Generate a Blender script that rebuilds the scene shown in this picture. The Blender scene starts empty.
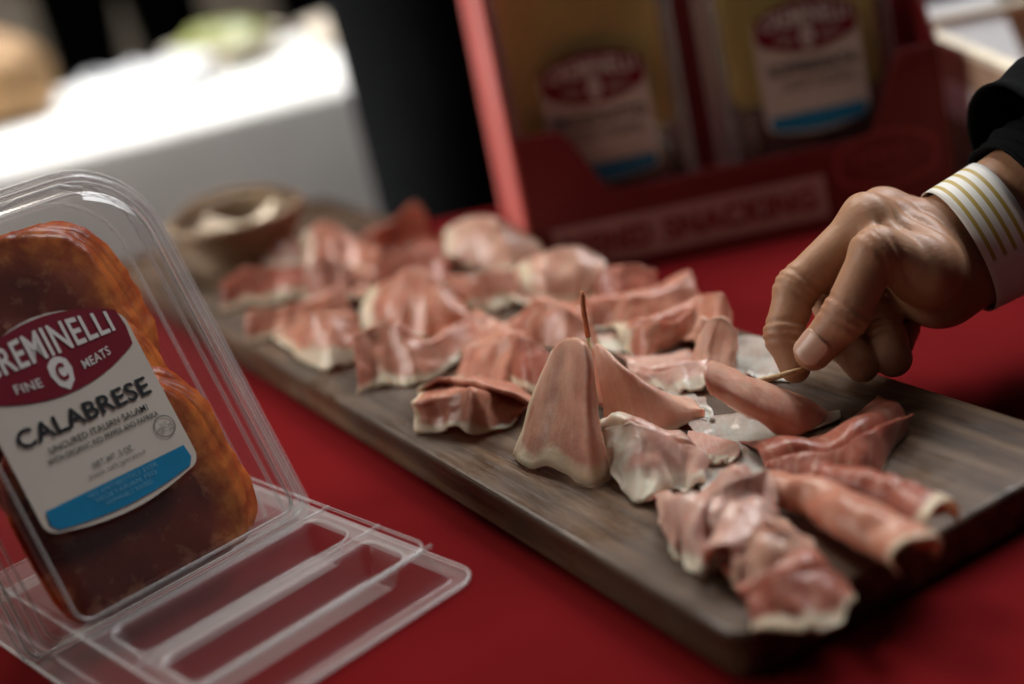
import bpy, bmesh, math, random
import numpy as np
from mathutils import Vector, Matrix, noise
C = bpy.context.scene.collection
noise.seed_set(3)
PI = math.pi
BOARD_TOP = .018
TABLE = 0.0
FLOOR = -.74

# ------------------------------------------------------------------ helpers
def link(o, parent=None):
    C.objects.link(o)
    if parent is not None: o.parent = parent
    return o
def tag(o, label=None, cat=None, group=None, kind=None):
    if label: o['label'] = label
    if cat: o['category'] = cat
    if group: o['group'] = group
    if kind: o['kind'] = kind
    return o
def thing(name, label, cat, loc=(0, 0, 0), rot=None, group=None):
    o = bpy.data.objects.new(name, None); o.empty_display_size = .02
    o.location = loc
    if rot is not None: o.rotation_euler = rot
    link(o); return tag(o, label, cat, group)
def mesh(name, verts, faces, mats, parent=None, smooth=True, mi=None, attr=None):
    m = bpy.data.meshes.new(name)
    m.from_pydata([tuple(v) for v in verts], [], faces); m.validate()
    for a in (mats if isinstance(mats, (list, tuple)) else [mats]): m.materials.append(a)
    if smooth: m.polygons.foreach_set('use_smooth', [True] * len(m.polygons))
    if mi: m.polygons.foreach_set('material_index', mi)
    if attr:
        for k, v in attr.items():
            a = m.attributes.new(k, 'FLOAT', 'POINT'); a.data.foreach_set('value', v)
    m.update()
    return link(bpy.data.objects.new(name, m), parent)
class MB:
    def __init__(s): s.v = []; s.f = []; s.mi = []
    def add(s, v, f, mi=0):
        n = len(s.v); s.v += [tuple(p) for p in v]; s.f += [tuple(i + n for i in q) for q in f]; s.mi += [mi] * len(f)
    def box(s, a, b, mi=0):
        x0, y0, z0 = a; x1, y1, z1 = b
        s.add([(x0, y0, z0), (x1, y0, z0), (x1, y1, z0), (x0, y1, z0), (x0, y0, z1), (x1, y0, z1), (x1, y1, z1), (x0, y1, z1)],
              [(0, 3, 2, 1), (4, 5, 6, 7), (0, 1, 5, 4), (1, 2, 6, 5), (2, 3, 7, 6), (3, 0, 4, 7)], mi)
    def tube(s, pts, r, n=8, closed=False, mi=0, caps=True):
        pts = [Vector(p) for p in pts]; k = len(pts)
        rr = r if isinstance(r, (list, tuple)) else [r] * k
        v = []; up = None
        for i, p in enumerate(pts):
            if closed: d = pts[(i + 1) % k] - pts[i - 1]
            else: d = pts[min(i + 1, k - 1)] - pts[max(i - 1, 0)]
            d.normalize()
            if up is None: up = d.orthogonal().normalized()
            up = (up - d * up.dot(d))
            up = up.normalized() if up.length > 1e-6 else d.orthogonal().normalized()
            b = d.cross(up)
            for j in range(n):
                a = 2 * PI * j / n
                v.append(p + (up * math.cos(a) + b * math.sin(a)) * rr[i])
        f = []
        for i in range(k if closed else k - 1):
            for j in range(n):
                f.append((i * n + j, i * n + (j + 1) % n, ((i + 1) % k) * n + (j + 1) % n, ((i + 1) % k) * n + j))
        if caps and not closed:
            f.append(tuple(range(n))[::-1]); f.append(tuple((k - 1) * n + j for j in range(n)))
        s.add(v, f, mi)
    def build(s, name, mats, parent=None, smooth=False, fn=None):
        v = [fn(p) for p in s.v] if fn else s.v
        return mesh(name, v, s.f, mats, parent, smooth, s.mi)
def bevel(o, w, seg=2, angle=40):
    m = o.modifiers.new('bevel', 'BEVEL'); m.width = w; m.segments = seg; m.limit_method = 'ANGLE'; m.angle_limit = math.radians(angle)
    return o
def catmull(pts, t):
    n = len(pts) - 1; x = max(0., min(1., t)) * n; i = min(int(x), n - 1); f = x - i
    p1, p2 = pts[i], pts[i + 1]
    p0 = pts[i - 1] if i > 0 else p1 * 2 - p2
    p3 = pts[i + 2] if i + 2 <= n else p2 * 2 - p1
    return .5 * ((2 * p1) + (p2 - p0) * f + (2 * p0 - 5 * p1 + 4 * p2 - p3) * f * f + (3 * p1 - p0 - 3 * p2 + p3) * f ** 3)
def sstep(a, b, x):
    t = max(0., min(1., (x - a) / (b - a))) if a != b else float(x > a)
    return t * t * (3 - 2 * t)
def N3(p, s): return noise.noise_vector(Vector(p) * s)

# ------------------------------------------------------------------ materials
def newmat(name):
    m = bpy.data.materials.new(name); m.use_nodes = True
    return m, m.node_tree, m.node_tree.nodes, m.node_tree.links, m.node_tree.nodes['Principled BSDF']
def ramp(ns, lk, src, stops):
    r = ns.new('ShaderNodeValToRGB'); e = r.color_ramp.elements
    while len(e) < len(stops): e.new(.5)
    for k, (p, c) in enumerate(stops): e[k].position = p; e[k].color = (*c, 1) if len(c) == 3 else c
    lk.new(src, r.inputs[0]); return r
def tex(ns, lk, scale, stretch=(1, 1, 1), detail=4, coord='Object', rough=.55):
    tc = ns.new('ShaderNodeTexCoord'); mp = ns.new('ShaderNodeMapping'); mp.inputs['Scale'].default_value = stretch
    lk.new(tc.outputs[coord], mp.inputs[0]); t = ns.new('ShaderNodeTexNoise'); t.inputs['Scale'].default_value = scale
    t.inputs['Detail'].default_value = detail; t.inputs['Roughness'].default_value = rough
    lk.new(mp.outputs[0], t.inputs['Vector']); return t
def bump(ns, lk, bs, h, strength=.2, dist=.001):
    b = ns.new('ShaderNodeBump'); b.inputs['Strength'].default_value = strength; b.inputs['Distance'].default_value = dist
    lk.new(h, b.inputs['Height']); lk.new(b.outputs[0], bs.inputs['Normal']); return b
def mix(ns, lk, fac, a, b, mode='MIX'):
    m = ns.new('ShaderNodeMix'); m.data_type = 'RGBA'; m.blend_type = mode
    for s, v in ((m.inputs[0], fac), (m.inputs[6], a), (m.inputs[7], b)):
        if hasattr(v, 'is_linked') or isinstance(v, bpy.types.NodeSocket): lk.new(v, s)
        elif isinstance(v, (int, float)): s.default_value = v
        else: s.default_value = (*v, 1)
    return m.outputs[2]
def plain(name, col, rough=.6, var=.15, scale=30, bmp=.1, bdist=.001, spec=.4, sss=0, metal=0):
    m, nt, ns, lk, bs = newmat(name)
    t = tex(ns, lk, scale)
    r = ramp(ns, lk, t.outputs[0], [(.3, tuple(c * (1 - var) for c in col)), (.7, tuple(min(1, c * (1 + var)) for c in col))])
    lk.new(r.outputs[0], bs.inputs['Base Color'])
    bs.inputs['Roughness'].default_value = rough; bs.inputs['Specular IOR Level'].default_value = spec
    bs.inputs['Metallic'].default_value = metal
    if sss: bs.inputs['Subsurface Weight'].default_value = sss; bs.inputs['Subsurface Scale'].default_value = .004
    if bmp: bump(ns, lk, bs, t.outputs[0], bmp, bdist)
    return m
def clear_plastic(name, haze=.03, edge=.28, tint=(1, 1, 1), rough=.06):
    m, nt, ns, lk, bs = newmat(name); ns.remove(bs); out = ns['Material Output']
    tr = ns.new('ShaderNodeBsdfTransparent'); tr.inputs[0].default_value = (*[.98 * c for c in tint], 1)
    gl = ns.new('ShaderNodeBsdfGlossy'); gl.inputs['Roughness'].default_value = rough
    df = ns.new('ShaderNodeBsdfDiffuse'); df.inputs[0].default_value = (.75, .74, .72, 1)
    t = tex(ns, lk, 45, detail=2); bp = ns.new('ShaderNodeBump'); bp.inputs['Strength'].default_value = .15; bp.inputs['Distance'].default_value = .002
    lk.new(t.outputs[0], bp.inputs['Height']); lk.new(bp.outputs[0], gl.inputs['Normal'])
    lw = ns.new('ShaderNodeLayerWeight'); lw.inputs[0].default_value = .25
    mr = ns.new('ShaderNodeMapRange'); mr.inputs[3].default_value = .05; mr.inputs[4].default_value = edge
    lk.new(lw.outputs['Facing'], mr.inputs[0])
    m1 = ns.new('ShaderNodeMixShader'); lk.new(mr.outputs[0], m1.inputs[0]); lk.new(tr.outputs[0], m1.inputs[1]); lk.new(gl.outputs[0], m1.inputs[2])
    m2 = ns.new('ShaderNodeMixShader'); m2.inputs[0].default_value = haze; lk.new(m1.outputs[0], m2.inputs[1]); lk.new(df.outputs[0], m2.inputs[2])
    lk.new(m2.outputs[0], out.inputs[0]); return m
def prosciutto(name, lean, deep, fat=(.82, .67, .5)):
    m, nt, ns, lk, bs = newmat(name)
    at = ns.new('ShaderNodeAttribute'); at.attribute_name = 'fat'
    al = ns.new('ShaderNodeAttribute'); al.attribute_name = 'along'
    n1 = tex(ns, lk, 55, (1, 1, 1), 5); n2 = tex(ns, lk, 240, (1, 1, .5), 3)
    lc = ramp(ns, lk, n1.outputs[0], [(.3, deep), (.52, lean), (.75, tuple(min(1, c * 1.25 + .04) for c in lean))])
    vein = ramp(ns, lk, n2.outputs[0], [(.58, (0, 0, 0)), (.75, (1, 1, 1))])
    wv = ns.new('ShaderNodeTexWave'); wv.inputs['Scale'].default_value = 2.2; wv.inputs['Distortion'].default_value = 6; wv.inputs['Detail'].default_value = 3
    cb = ns.new('ShaderNodeCombineXYZ'); lk.new(al.outputs['Fac'], cb.inputs[0])
    lk.new(cb.outputs[0], wv.inputs['Vector'])
    streak = ramp(ns, lk, wv.outputs['Fac'], [(.86, (0, 0, 0)), (1, (.16, .16, .16))])
    c1 = mix(ns, lk, streak.outputs[0], lc.outputs[0], fat)
    vm = ns.new('ShaderNodeMath'); vm.operation = 'MULTIPLY'; vm.inputs[1].default_value = .22; lk.new(vein.outputs[0], vm.inputs[0])
    c2 = mix(ns, lk, vm.outputs[0], c1, fat)
    fm = ns.new('ShaderNodeMath'); fm.operation = 'ADD'
    nm = ns.new('ShaderNodeMapRange'); nm.inputs[3].default_value = -.35; nm.inputs[4].default_value = .35; lk.new(n1.outputs[0], nm.inputs[0])
    lk.new(at.outputs['Fac'], fm.inputs[0]); lk.new(nm.outputs[0], fm.inputs[1])
    fr = ramp(ns, lk, fm.outputs[0], [(.42, (0, 0, 0)), (.85, (1, 1, 1))])
    c3 = mix(ns, lk, fr.outputs[0], c2, fat)
    lk.new(c3, bs.inputs['Base Color'])
    bs.inputs['Roughness'].default_value = .3; bs.inputs['Specular IOR Level'].default_value = .5
    bs.inputs['Subsurface Weight'].default_value = .35; bs.inputs['Subsurface Scale'].default_value = .003
    bs.inputs['Subsurface Radius'].default_value = (1, .35, .25)
    n3 = tex(ns, lk, 420, detail=4); hm = ns.new('ShaderNodeMath'); hm.operation = 'MULTIPLY_ADD'; hm.inputs[1].default_value = .35; lk.new(n3.outputs[0], hm.inputs[0]); lk.new(n1.outputs[0], hm.inputs[2])
    bump(ns, lk, bs, hm.outputs[0], .5, .0016)
    # thin sheet: some light comes through
    tl = ns.new('ShaderNodeBsdfTranslucent'); lk.new(c3, tl.inputs[0])
    ms = ns.new('ShaderNodeMixShader'); ms.inputs[0].default_value = .3
    lk.new(bs.outputs[0], ms.inputs[1]); lk.new(tl.outputs[0], ms.inputs[2]); lk.new(ms.outputs[0], ns['Material Output'].inputs[0])
    return m
M_PINK = prosciutto('prosciutto_pink', (.64, .29, .195), (.47, .155, .1))
M_ROSE = prosciutto('prosciutto_rose', (.74, .44, .325), (.6, .28, .195))
M_DEEP = prosciutto('prosciutto_deep', (.45, .145, .095), (.29, .07, .045))
M_PALE = prosciutto('prosciutto_pale', (.72, .45, .37), (.6, .29, .23), (.86, .74, .61))
M_PALE.node_tree.nodes['Principled BSDF'].inputs['Roughness'].default_value = .22
M_WET = prosciutto('prosciutto_translucent', (.6, .52, .46), (.46, .32, .27), (.75, .72, .66))
M_WET.node_tree.nodes['Principled BSDF'].inputs['Roughness'].default_value = .14

def wood_mat():
    m, nt, ns, lk, bs = newmat('weathered_walnut')
    a = tex(ns, lk, 110, (1, .045, 1), 8, rough=.65); b = tex(ns, lk, 20, (1, .4, 1), 4); c = tex(ns, lk, 420, (1, .12, 1), 4)
    r = ramp(ns, lk, a.outputs[0], [(.3, (.026, .014, .008)), (.5, (.075, .043, .024)), (.7, (.17, .105, .062))])
    r2 = ramp(ns, lk, b.outputs[0], [(.35, (.55, .52, .5)), (.65, (1.2, 1.2, 1.2))])
    col = mix(ns, lk, 1.0, r.outputs[0], r2.outputs[0], 'MULTIPLY')
    lk.new(col, bs.inputs['Base Color'])
    rr = ramp(ns, lk, c.outputs[0], [(.3, (.36, .36, .36)), (.7, (.62, .62, .62))]); big = tex(ns, lk, 22, detail=3); rb = ramp(ns, lk, big.outputs[0], [(.38, (.55, .55, .55)), (.6, (1.15, 1.15, 1.15))])
    rmx = mix(ns, lk, 1.0, rr.outputs[0], rb.outputs[0], 'MULTIPLY'); lk.new(rmx, bs.inputs['Roughness'])
    bs.inputs['Specular IOR Level'].default_value = .3
    bump(ns, lk, bs, c.outputs[0], .45, .0008); return m
M_WOOD = wood_mat()
def cloth_mat(name, col, dark, scale=900):
    m, nt, ns, lk, bs = newmat(name)
    t = tex(ns, lk, scale, detail=2); g = tex(ns, lk, 6, detail=3)
    r = ramp(ns, lk, g.outputs[0], [(.35, dark), (.65, col)]); lk.new(r.outputs[0], bs.inputs['Base Color'])
    bs.inputs['Roughness'].default_value = .95; bs.inputs['Specular IOR Level'].default_value = .04
    bump(ns, lk, bs, t.outputs[0], .5, .0006); return m
M_RED = cloth_mat('red_cloth', (.135, .005, .0065), (.11, .004, .005))
M_WHITECLOTH = cloth_mat('white_cloth', (.72, .71, .68), (.66, .65, .62))
M_BLACKCLOTH = cloth_mat('black_cloth', (.006, .0065, .007), (.004, .0045, .005), 500)
M_GREYCLOTH = cloth_mat('grey_cloth', (.1, .1, .1), (.07, .07, .07), 500)
M_DARKRED = cloth_mat('burgundy_cloth', (.12, .02, .03), (.08, .012, .02), 500)
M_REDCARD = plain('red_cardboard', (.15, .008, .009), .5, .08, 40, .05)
M_REDCARD_LIT = plain('red_cardboard_lit', (.5, .09, .075), .55, .08, 40, .05)  # paler red card: light on the box's left side put into the colour
M_STRIP = plain('pale_pink_print', (.4, .2, .19), .6, .05, 40, 0)
M_REDINK = plain('dark_red_print', (.2, .012, .014), .5, .05, 40, 0)
M_FAINTINK = plain('faint_red_print', (.3, .04, .04), .5, .05, 40, 0)
M_LABEL = plain('label_paper', (.66, .6, .51), .45, .03, 60, .03)
M_BADGE = plain('badge_red', (.2, .008, .022), .4, .05, 60, 0)
M_BLUE = plain('label_blue', (.012, .22, .42), .4, .05, 60, 0)
M_INK = plain('ink_black', (.012, .014, .018), .5, .05, 60, 0)
M_GREYINK = plain('ink_grey', (.12, .12, .12), .5, .05, 60, 0)
M_WHITEINK = plain('ink_white', (.75, .72, .68), .5, .03, 60, 0)
M_PALEBLUE = plain('ink_pale_blue', (.16, .42, .6), .5, .03, 60, 0)
M_CLEAR = clear_plastic('clear_plastic')
M_CLEARBASE = clear_plastic('clear_plastic_base', haze=.085, edge=.06, rough=.35)
M_BEAD = clear_plastic('clear_plastic_bead', haze=.2, edge=.35, rough=.35)
M_BASEBEAD = clear_plastic('clear_plastic_base_bead', haze=.11, edge=.14, rough=.35)
M_PICK = plain('toothpick_wood', (.55, .36, .18), .55, .25, 400, .2, .0003)
M_PICKTIP = plain('toothpick_stained', (.5, .16, .06), .5, .25, 400, .2, .0003)
M_KRAFT = plain('kraft_card', (.42, .28, .19), .75, .15, 40, .1)
M_KRAFTEDGE = plain('kraft_card_edge', (.78, .68, .52), .75, .1, 40, .1)
M_PAPER = plain('white_paper', (.8, .8, .8), .6, .03, 20, .1)
M_WICKER = plain('wicker', (.23, .155, .085), .6, .35, 160, .4, .001)
M_BREAD = plain('bread_crust', (.34, .2, .09), .7, .3, 25, .4, .004)
M_GREENS = plain('salad_greens', (.16, .17, .04), .5, .4, 40, .4, .003)
M_CERAMIC = plain('beige_ceramic', (.6, .52, .42), .3, .06, 20, 0)
M_CHEESE = plain('yellow_cheese', (.62, .49, .15), .45, .12, 40, .1, .001, sss=.2)

# ------------------------------------------------------------------ lettering
def letter_mesh(s, x0, x1, y0, y1, warp=None, bold=.0, shear=0):
    cu = bpy.data.curves.new('t', 'FONT'); cu.body = s; cu.size = 1; cu.offset = bold; cu.resolution_u = 3; cu.space_character = 1.06
    o = bpy.data.objects.new('t', cu); C.objects.link(o)
    bpy.context.view_layer.update()
    me = bpy.data.meshes.new_from_object(o.evaluated_get(bpy.context.evaluated_depsgraph_get()))
    v = [tuple(p.co) for p in me.vertices]; f = [tuple(p.vertices) for p in me.polygons]
    bpy.data.objects.remove(o); bpy.data.curves.remove(cu); bpy.data.meshes.remove(me)
    ax = min(p[0] for p in v); bx = max(p[0] for p in v)
    ay = min(p[1] for p in v); by = max(p[1] for p in v)
    out = []
    for p in v:
        x = x0 + (p[0] - ax) / (bx - ax) * (x1 - x0); y = y0 + (p[1] - ay) / (by - ay) * (y1 - y0)
        if warp: x, y = warp(x, y)
        out.append((x, y, 0))
    return out, f
def barrel(cx, cy, w, h_mid, h_side, n=16):
    """badge outline: bulged top and bottom, short slanted sides"""
    pts = []
    for i in range(n + 1):
        t = -1 + 2 * i / n; pts.append((cx + t * w, cy + h_side + (h_mid - h_side) * (1 - t * t)))
    pts.append((cx + w * 1.03, cy))
    for i in range(n + 1):
        t = 1 - 2 * i / n; pts.append((cx + t * w, cy - h_side - (h_mid - h_side) * (1 - t * t)))
    pts.append((cx - w * 1.03, cy))
    return pts
def fan(pts, z=0):
    cx = sum(p[0] for p in pts) / len(pts); cy = sum(p[1] for p in pts) / len(pts)
    v = [(cx, cy, z)] + [(p[0], p[1], z) for p in pts]; n = len(pts)
    return v, [(0, 1 + i, 1 + (i + 1) % n) for i in range(n)]
def make_label(parent, cx, y0, hw, h, title, full, place):
    """printed front label; place(x, y, z) maps label plane to the parent's space"""
    # outline: straight sides, bulging top and bottom with rounded corners
    pts = []; rc = .006 * hw / .033; bul = .009 * hw / .033; yb = y0 + .004 * hw / .033; ys = y0 + h - bul
    def arc(ax, ay, a0, a1):
        for k in range(7):
            a = math.radians(a0 + (a1 - a0) * k / 6); pts.append((ax + rc * math.cos(a), ay + rc * math.sin(a)))
    arc(cx + hw - rc, yb + rc, -70, 0); arc(cx + hw - rc, ys - rc, 0, 65)
    for k in range(1, 10):
        t = 1 - 2 * k / 10; pts.append((cx + t * (hw - rc), ys + bul * (1 - t * t)))
    arc(cx - hw + rc, ys - rc, 115, 180); arc(cx - hw + rc, yb + rc, 180, 250)
    for k in range(1, 10):
        t = -1 + 2 * k / 10; pts.append((cx + t * (hw - rc), yb - .004 * hw / .033 * (1 - t * t)))
    v, f = fan(pts)
    lab = mesh('label', [place(*p) for p in v], f, M_LABEL, parent, False)
    lab['label'] = 'white front label with red badge and blue stripe'
    def sub(name, v, f, m, z): return mesh(name, [place(p[0], p[1], z) for p in v], f, m, lab, False)
    k = hw / .033; Y = lambda t: y0 + h * t
    by = Y(.80); bw = hw * .93
    v, f = fan(barrel(cx, by, bw, .0155 * k, .0075 * k)); sub('badge', v, f, M_BADGE, .00025 * k)
    def arch(x, y):
        t = (x - cx) / bw; g = 1 - .38 * t * t
        return x, by + (y - by) * g
    v, f = letter_mesh('CREMINELLI', cx - bw * .88, cx + bw * .88, by - .0003 * k, by + .0118 * k, arch, .02)
    lm = MB(); lm.add(v, f)
    def arch2(x, y):
        t = (x - cx) / bw; return x, y + .004 * k * t * t
    for s, a, b in (('FINE', -.62, -.28), ('MEATS', .28, .68)):
        v, f = letter_mesh(s, cx + bw * a, cx + bw * b, by - .0098 * k, by - .0062 * k, arch2, .01); lm.add(v, f)
    sub('lettering', lm.v, lm.f, M_WHITEINK, .0005 * k)
    # shield with a red C
    sh = [(cx + x * k, by + y * k) for x, y in ((0, -.0145), (.0032, -.0115), (.0045, -.007), (.004, -.003), (.002, -.0012), (0, -.0006), (-.002, -.0012), (-.004, -.003), (-.0045, -.007), (-.0032, -.0115))]
    v, f = fan(sh); sub('shield', v, f, M_WHITEINK, .0004 * k)
    v, f = letter_mesh('C', cx - .0019 * k, cx + .0019 * k, by - .0105 * k, by - .0035 * k, None, .03); sub('lettering', v, f, M_BADGE, .0006 * k)
    tm = MB()
    v, f = letter_mesh(title, cx - hw * .82, cx + hw * .86, Y(.455), Y(.545), None, .022); tm.add(v, f)
    sub('lettering', tm.v, tm.f, M_INK, .0004 * k)
    sm = MB()
    v, f = letter_mesh('UNCURED ITALIAN SALAMI' if full else 'UNCURED ITALIAN MEAT', cx - hw * .55, cx + hw * .72, Y(.388), Y(.42), None, .012); sm.add(v, f)
    v, f = letter_mesh('WITH ORGANIC RED PEPPER AND PAPRIKA' if full else 'AND CHEESE', cx - hw * .62, cx + hw * .8, Y(.342), Y(.37), None, .01); sm.add(v, f)
    sub('lettering', sm.v, sm.f, M_INK, .0004 * k)
    if full:
        g = MB()
        v, f = letter_mesh('NET WT. 3 OZ.', cx - hw * .18, cx + hw * .34, Y(.245), Y(.275), None, .008); g.add(v, f)
        v, f = letter_mesh('keep refrigerated', cx - hw * .28, cx + hw * .44, Y(.205), Y(.23)); g.add(v, f)
        ring = [(cx + hw * .8 + .0044 * k * math.cos(a), Y(.285) + .0044 * k * math.sin(a), 0) for a in [2 * PI * i / 28 for i in range(28)]]
        ring2 = [(cx + hw * .8 + .004 * k * math.cos(a), Y(.285) + .004 * k * math.sin(a), 0) for a in [2 * PI * i / 28 for i in range(28)]]
        g.add(ring + ring2, [(i, (i + 1) % 28, 28 + (i + 1) % 28, 28 + i) for i in range(28)])
        for s, yy in (('U.S.', .012), ('INSPECTED', -.006), ('EST. 34', -.024)):
            v, f = letter_mesh(s, cx + hw * (.8 - .012 * len(s)), cx + hw * (.8 + .012 * len(s)), Y(.28 + yy), Y(.293 + yy)); g.add(v, f)
        sub('lettering', g.v, g.f, M_GREYINK, .0004 * k)
    # blue stripe: straight top, bottom follows the label
    bp = [(cx - hw * .9, Y(.165)), (cx + hw * .9, Y(.165)), (cx + hw * .92, Y(.1))]
    for q in range(0, 11):
        t = 1 - 2 * q / 10; bp.append((cx + t * hw * .86, Y(.065) - .003 * k * (1 - t * t)))
    bp.append((cx - hw * .92, Y(.1)))
    v, f = fan(bp); sub('stripe', v, f, M_BLUE, .0003 * k)
    if full:
        g = MB()
        for s, yy, w in (('NO ANTIBIOTICS EVER', .13, .45), ('VEGETARIAN FED', .098, .4), ('HUMANELY RAISED', .066, .3)):
            v, f = letter_mesh(s, cx - hw * w + hw * .05, cx + hw * w + hw * .05, Y(yy), Y(yy + .022)); g.add(v, f)
        sub('lettering', g.v, g.f, M_PALEBLUE, .0005 * k)
    return lab

# ------------------------------------------------------------------ setting
fl = mesh('floor', [(-6, -4, FLOOR), (6, -4, FLOOR), (6, 9, FLOOR), (-6, 9, FLOOR)], [(0, 1, 2, 3)], plain('grey_concrete', (.16, .155, .15), .8, .2, 3, .2, .003), None, False)
fl['kind'] = 'structure'
wl = mesh('wall_back', [(-6, 6, FLOOR), (6, 6, FLOOR), (6, 6, 3), (-6, 6, 3)], [(0, 1, 2, 3)], plain('tan_tent_wall', (.2, .18, .155), .8, .1, 2, .1, .01), None, False)
wl['kind'] = 'structure'
def draped_table_cloth(name, label, cat, corners, mat, z, drop, amp=.012, waves=26, seed=0, rad=.012):
    """a flat rectangle whose cloth bends over a soft edge and hangs in shallow folds to just above the floor"""
    c = [Vector((x, y, 0)) for x, y in corners]; mid = sum(c, Vector()) / 4
    t = tag(mesh(name, *_cloth(c, mid, drop, amp, waves, rad), mat), label, cat)
    t.location = (mid.x, mid.y, z); return t
def _cloth(c, mid, drop, amp, waves, rad):
    per = []
    for i in range(4):
        a, b = c[i], c[(i + 1) % 4]; n = 60
        for k in range(n): per.append(a.lerp(b, k / n))
    n = len(per); v = []; f = []
    rings = [(.0, 0, 0), (.25, 0, 0), (.5, 0, 0), (.75, 0, 0), (.93, 0, 0), (1, -rad, 0)]
    prof = []
    for s, _, _ in rings[1:]: prof.append((s, 0., 0., 0.))
    for k in range(1, 6):
        a = k / 5 * PI / 2; prof.append((1, rad * math.sin(a), -rad * (1 - math.cos(a)), 0))
    for k in range(1, 9): prof.append((1, rad + .02 * k / 8, -rad - (drop - rad) * k / 8, k / 8))
    v.append((0, 0, 0))
    for s, o, z, w in prof:
        for i, p in enumerate(per):
            d = p - mid; q = d * s
            if s == 1:
                pr = per[i - 1]; nx = per[(i + 1) % n]; tg = (nx - pr).normalized(); nn = Vector((tg.y, -tg.x, 0))
                if nn.dot(d) < 0: nn = -nn
                q = q + nn * (o + w * amp * (1 + math.sin(waves * 2 * PI * i / n + 1.7 * math.sin(i * .13))))
            v.append((q.x, q.y, z))
    for i in range(n): f.append((0, 1 + i, 1 + (i + 1) % n))
    for r in range(len(prof) - 1):
        for i in range(n): f.append((1 + r * n + i, 1 + (r + 1) * n + i, 1 + (r + 1) * n + (i + 1) % n, 1 + r * n + (i + 1) % n))
    return v, f
draped_table_cloth('tablecloth', 'red tablecloth spread under the wooden board and the packages', 'tablecloth',
                   [(-1.0, .12), (1.1, .12), (1.1, .995), (-1.0, .995)], M_RED, 0, -FLOOR - .003, .015, 34)
WT = math.radians(18); wtR = Vector((-.09, 1.674)); wd = Vector((math.cos(WT), math.sin(WT))); wn = Vector((-math.sin(WT), math.cos(WT)))
wc = [wtR - wd * 1.5, wtR + wd * .12, wtR + wd * .12 + wn * .56, wtR - wd * 1.5 + wn * .56]
draped_table_cloth('tablecloth', 'white tablecloth hanging straight down on the blurred table in the background', 'tablecloth', [tuple(p) for p in wc], M_WHITECLOTH, 0, -FLOOR - .003, .004, 20)

# ------------------------------------------------------------------ wooden board
A0 = Vector((0.0519, 0.3759, 0.018)); BANG = math.radians(117.9)
bd = thing('serving_board', 'long dark wooden serving board covered with folded ham slices on the red cloth', 'serving board', (A0.x, A0.y, 0), (0, 0, BANG - PI / 2))
BW, BL = .170, .69
mb = MB(); out = []
rc = .010
for (cx, cy, a0) in ((BW - rc, rc, -90), (BW - rc, BL - rc, 0), (rc, BL - rc, 90), (rc, rc, 180)):
    for k in range(5):
        a = math.radians(a0 + 22.5 * k); out.append((cx + rc * math.cos(a), cy + rc * math.sin(a)))
n = len(out)
v = [(x, y, .0006) for x, y in out] + [(x, y, BOARD_TOP) for x, y in out]
f = [tuple(range(n))[::-1], tuple(range(n, 2 * n))] + [(i, (i + 1) % n, n + (i + 1) % n, n + i) for i in range(n)]
o = mesh('plank', v, f, M_WOOD, bd, False); bevel(o, .0022, 3, 50)

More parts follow.
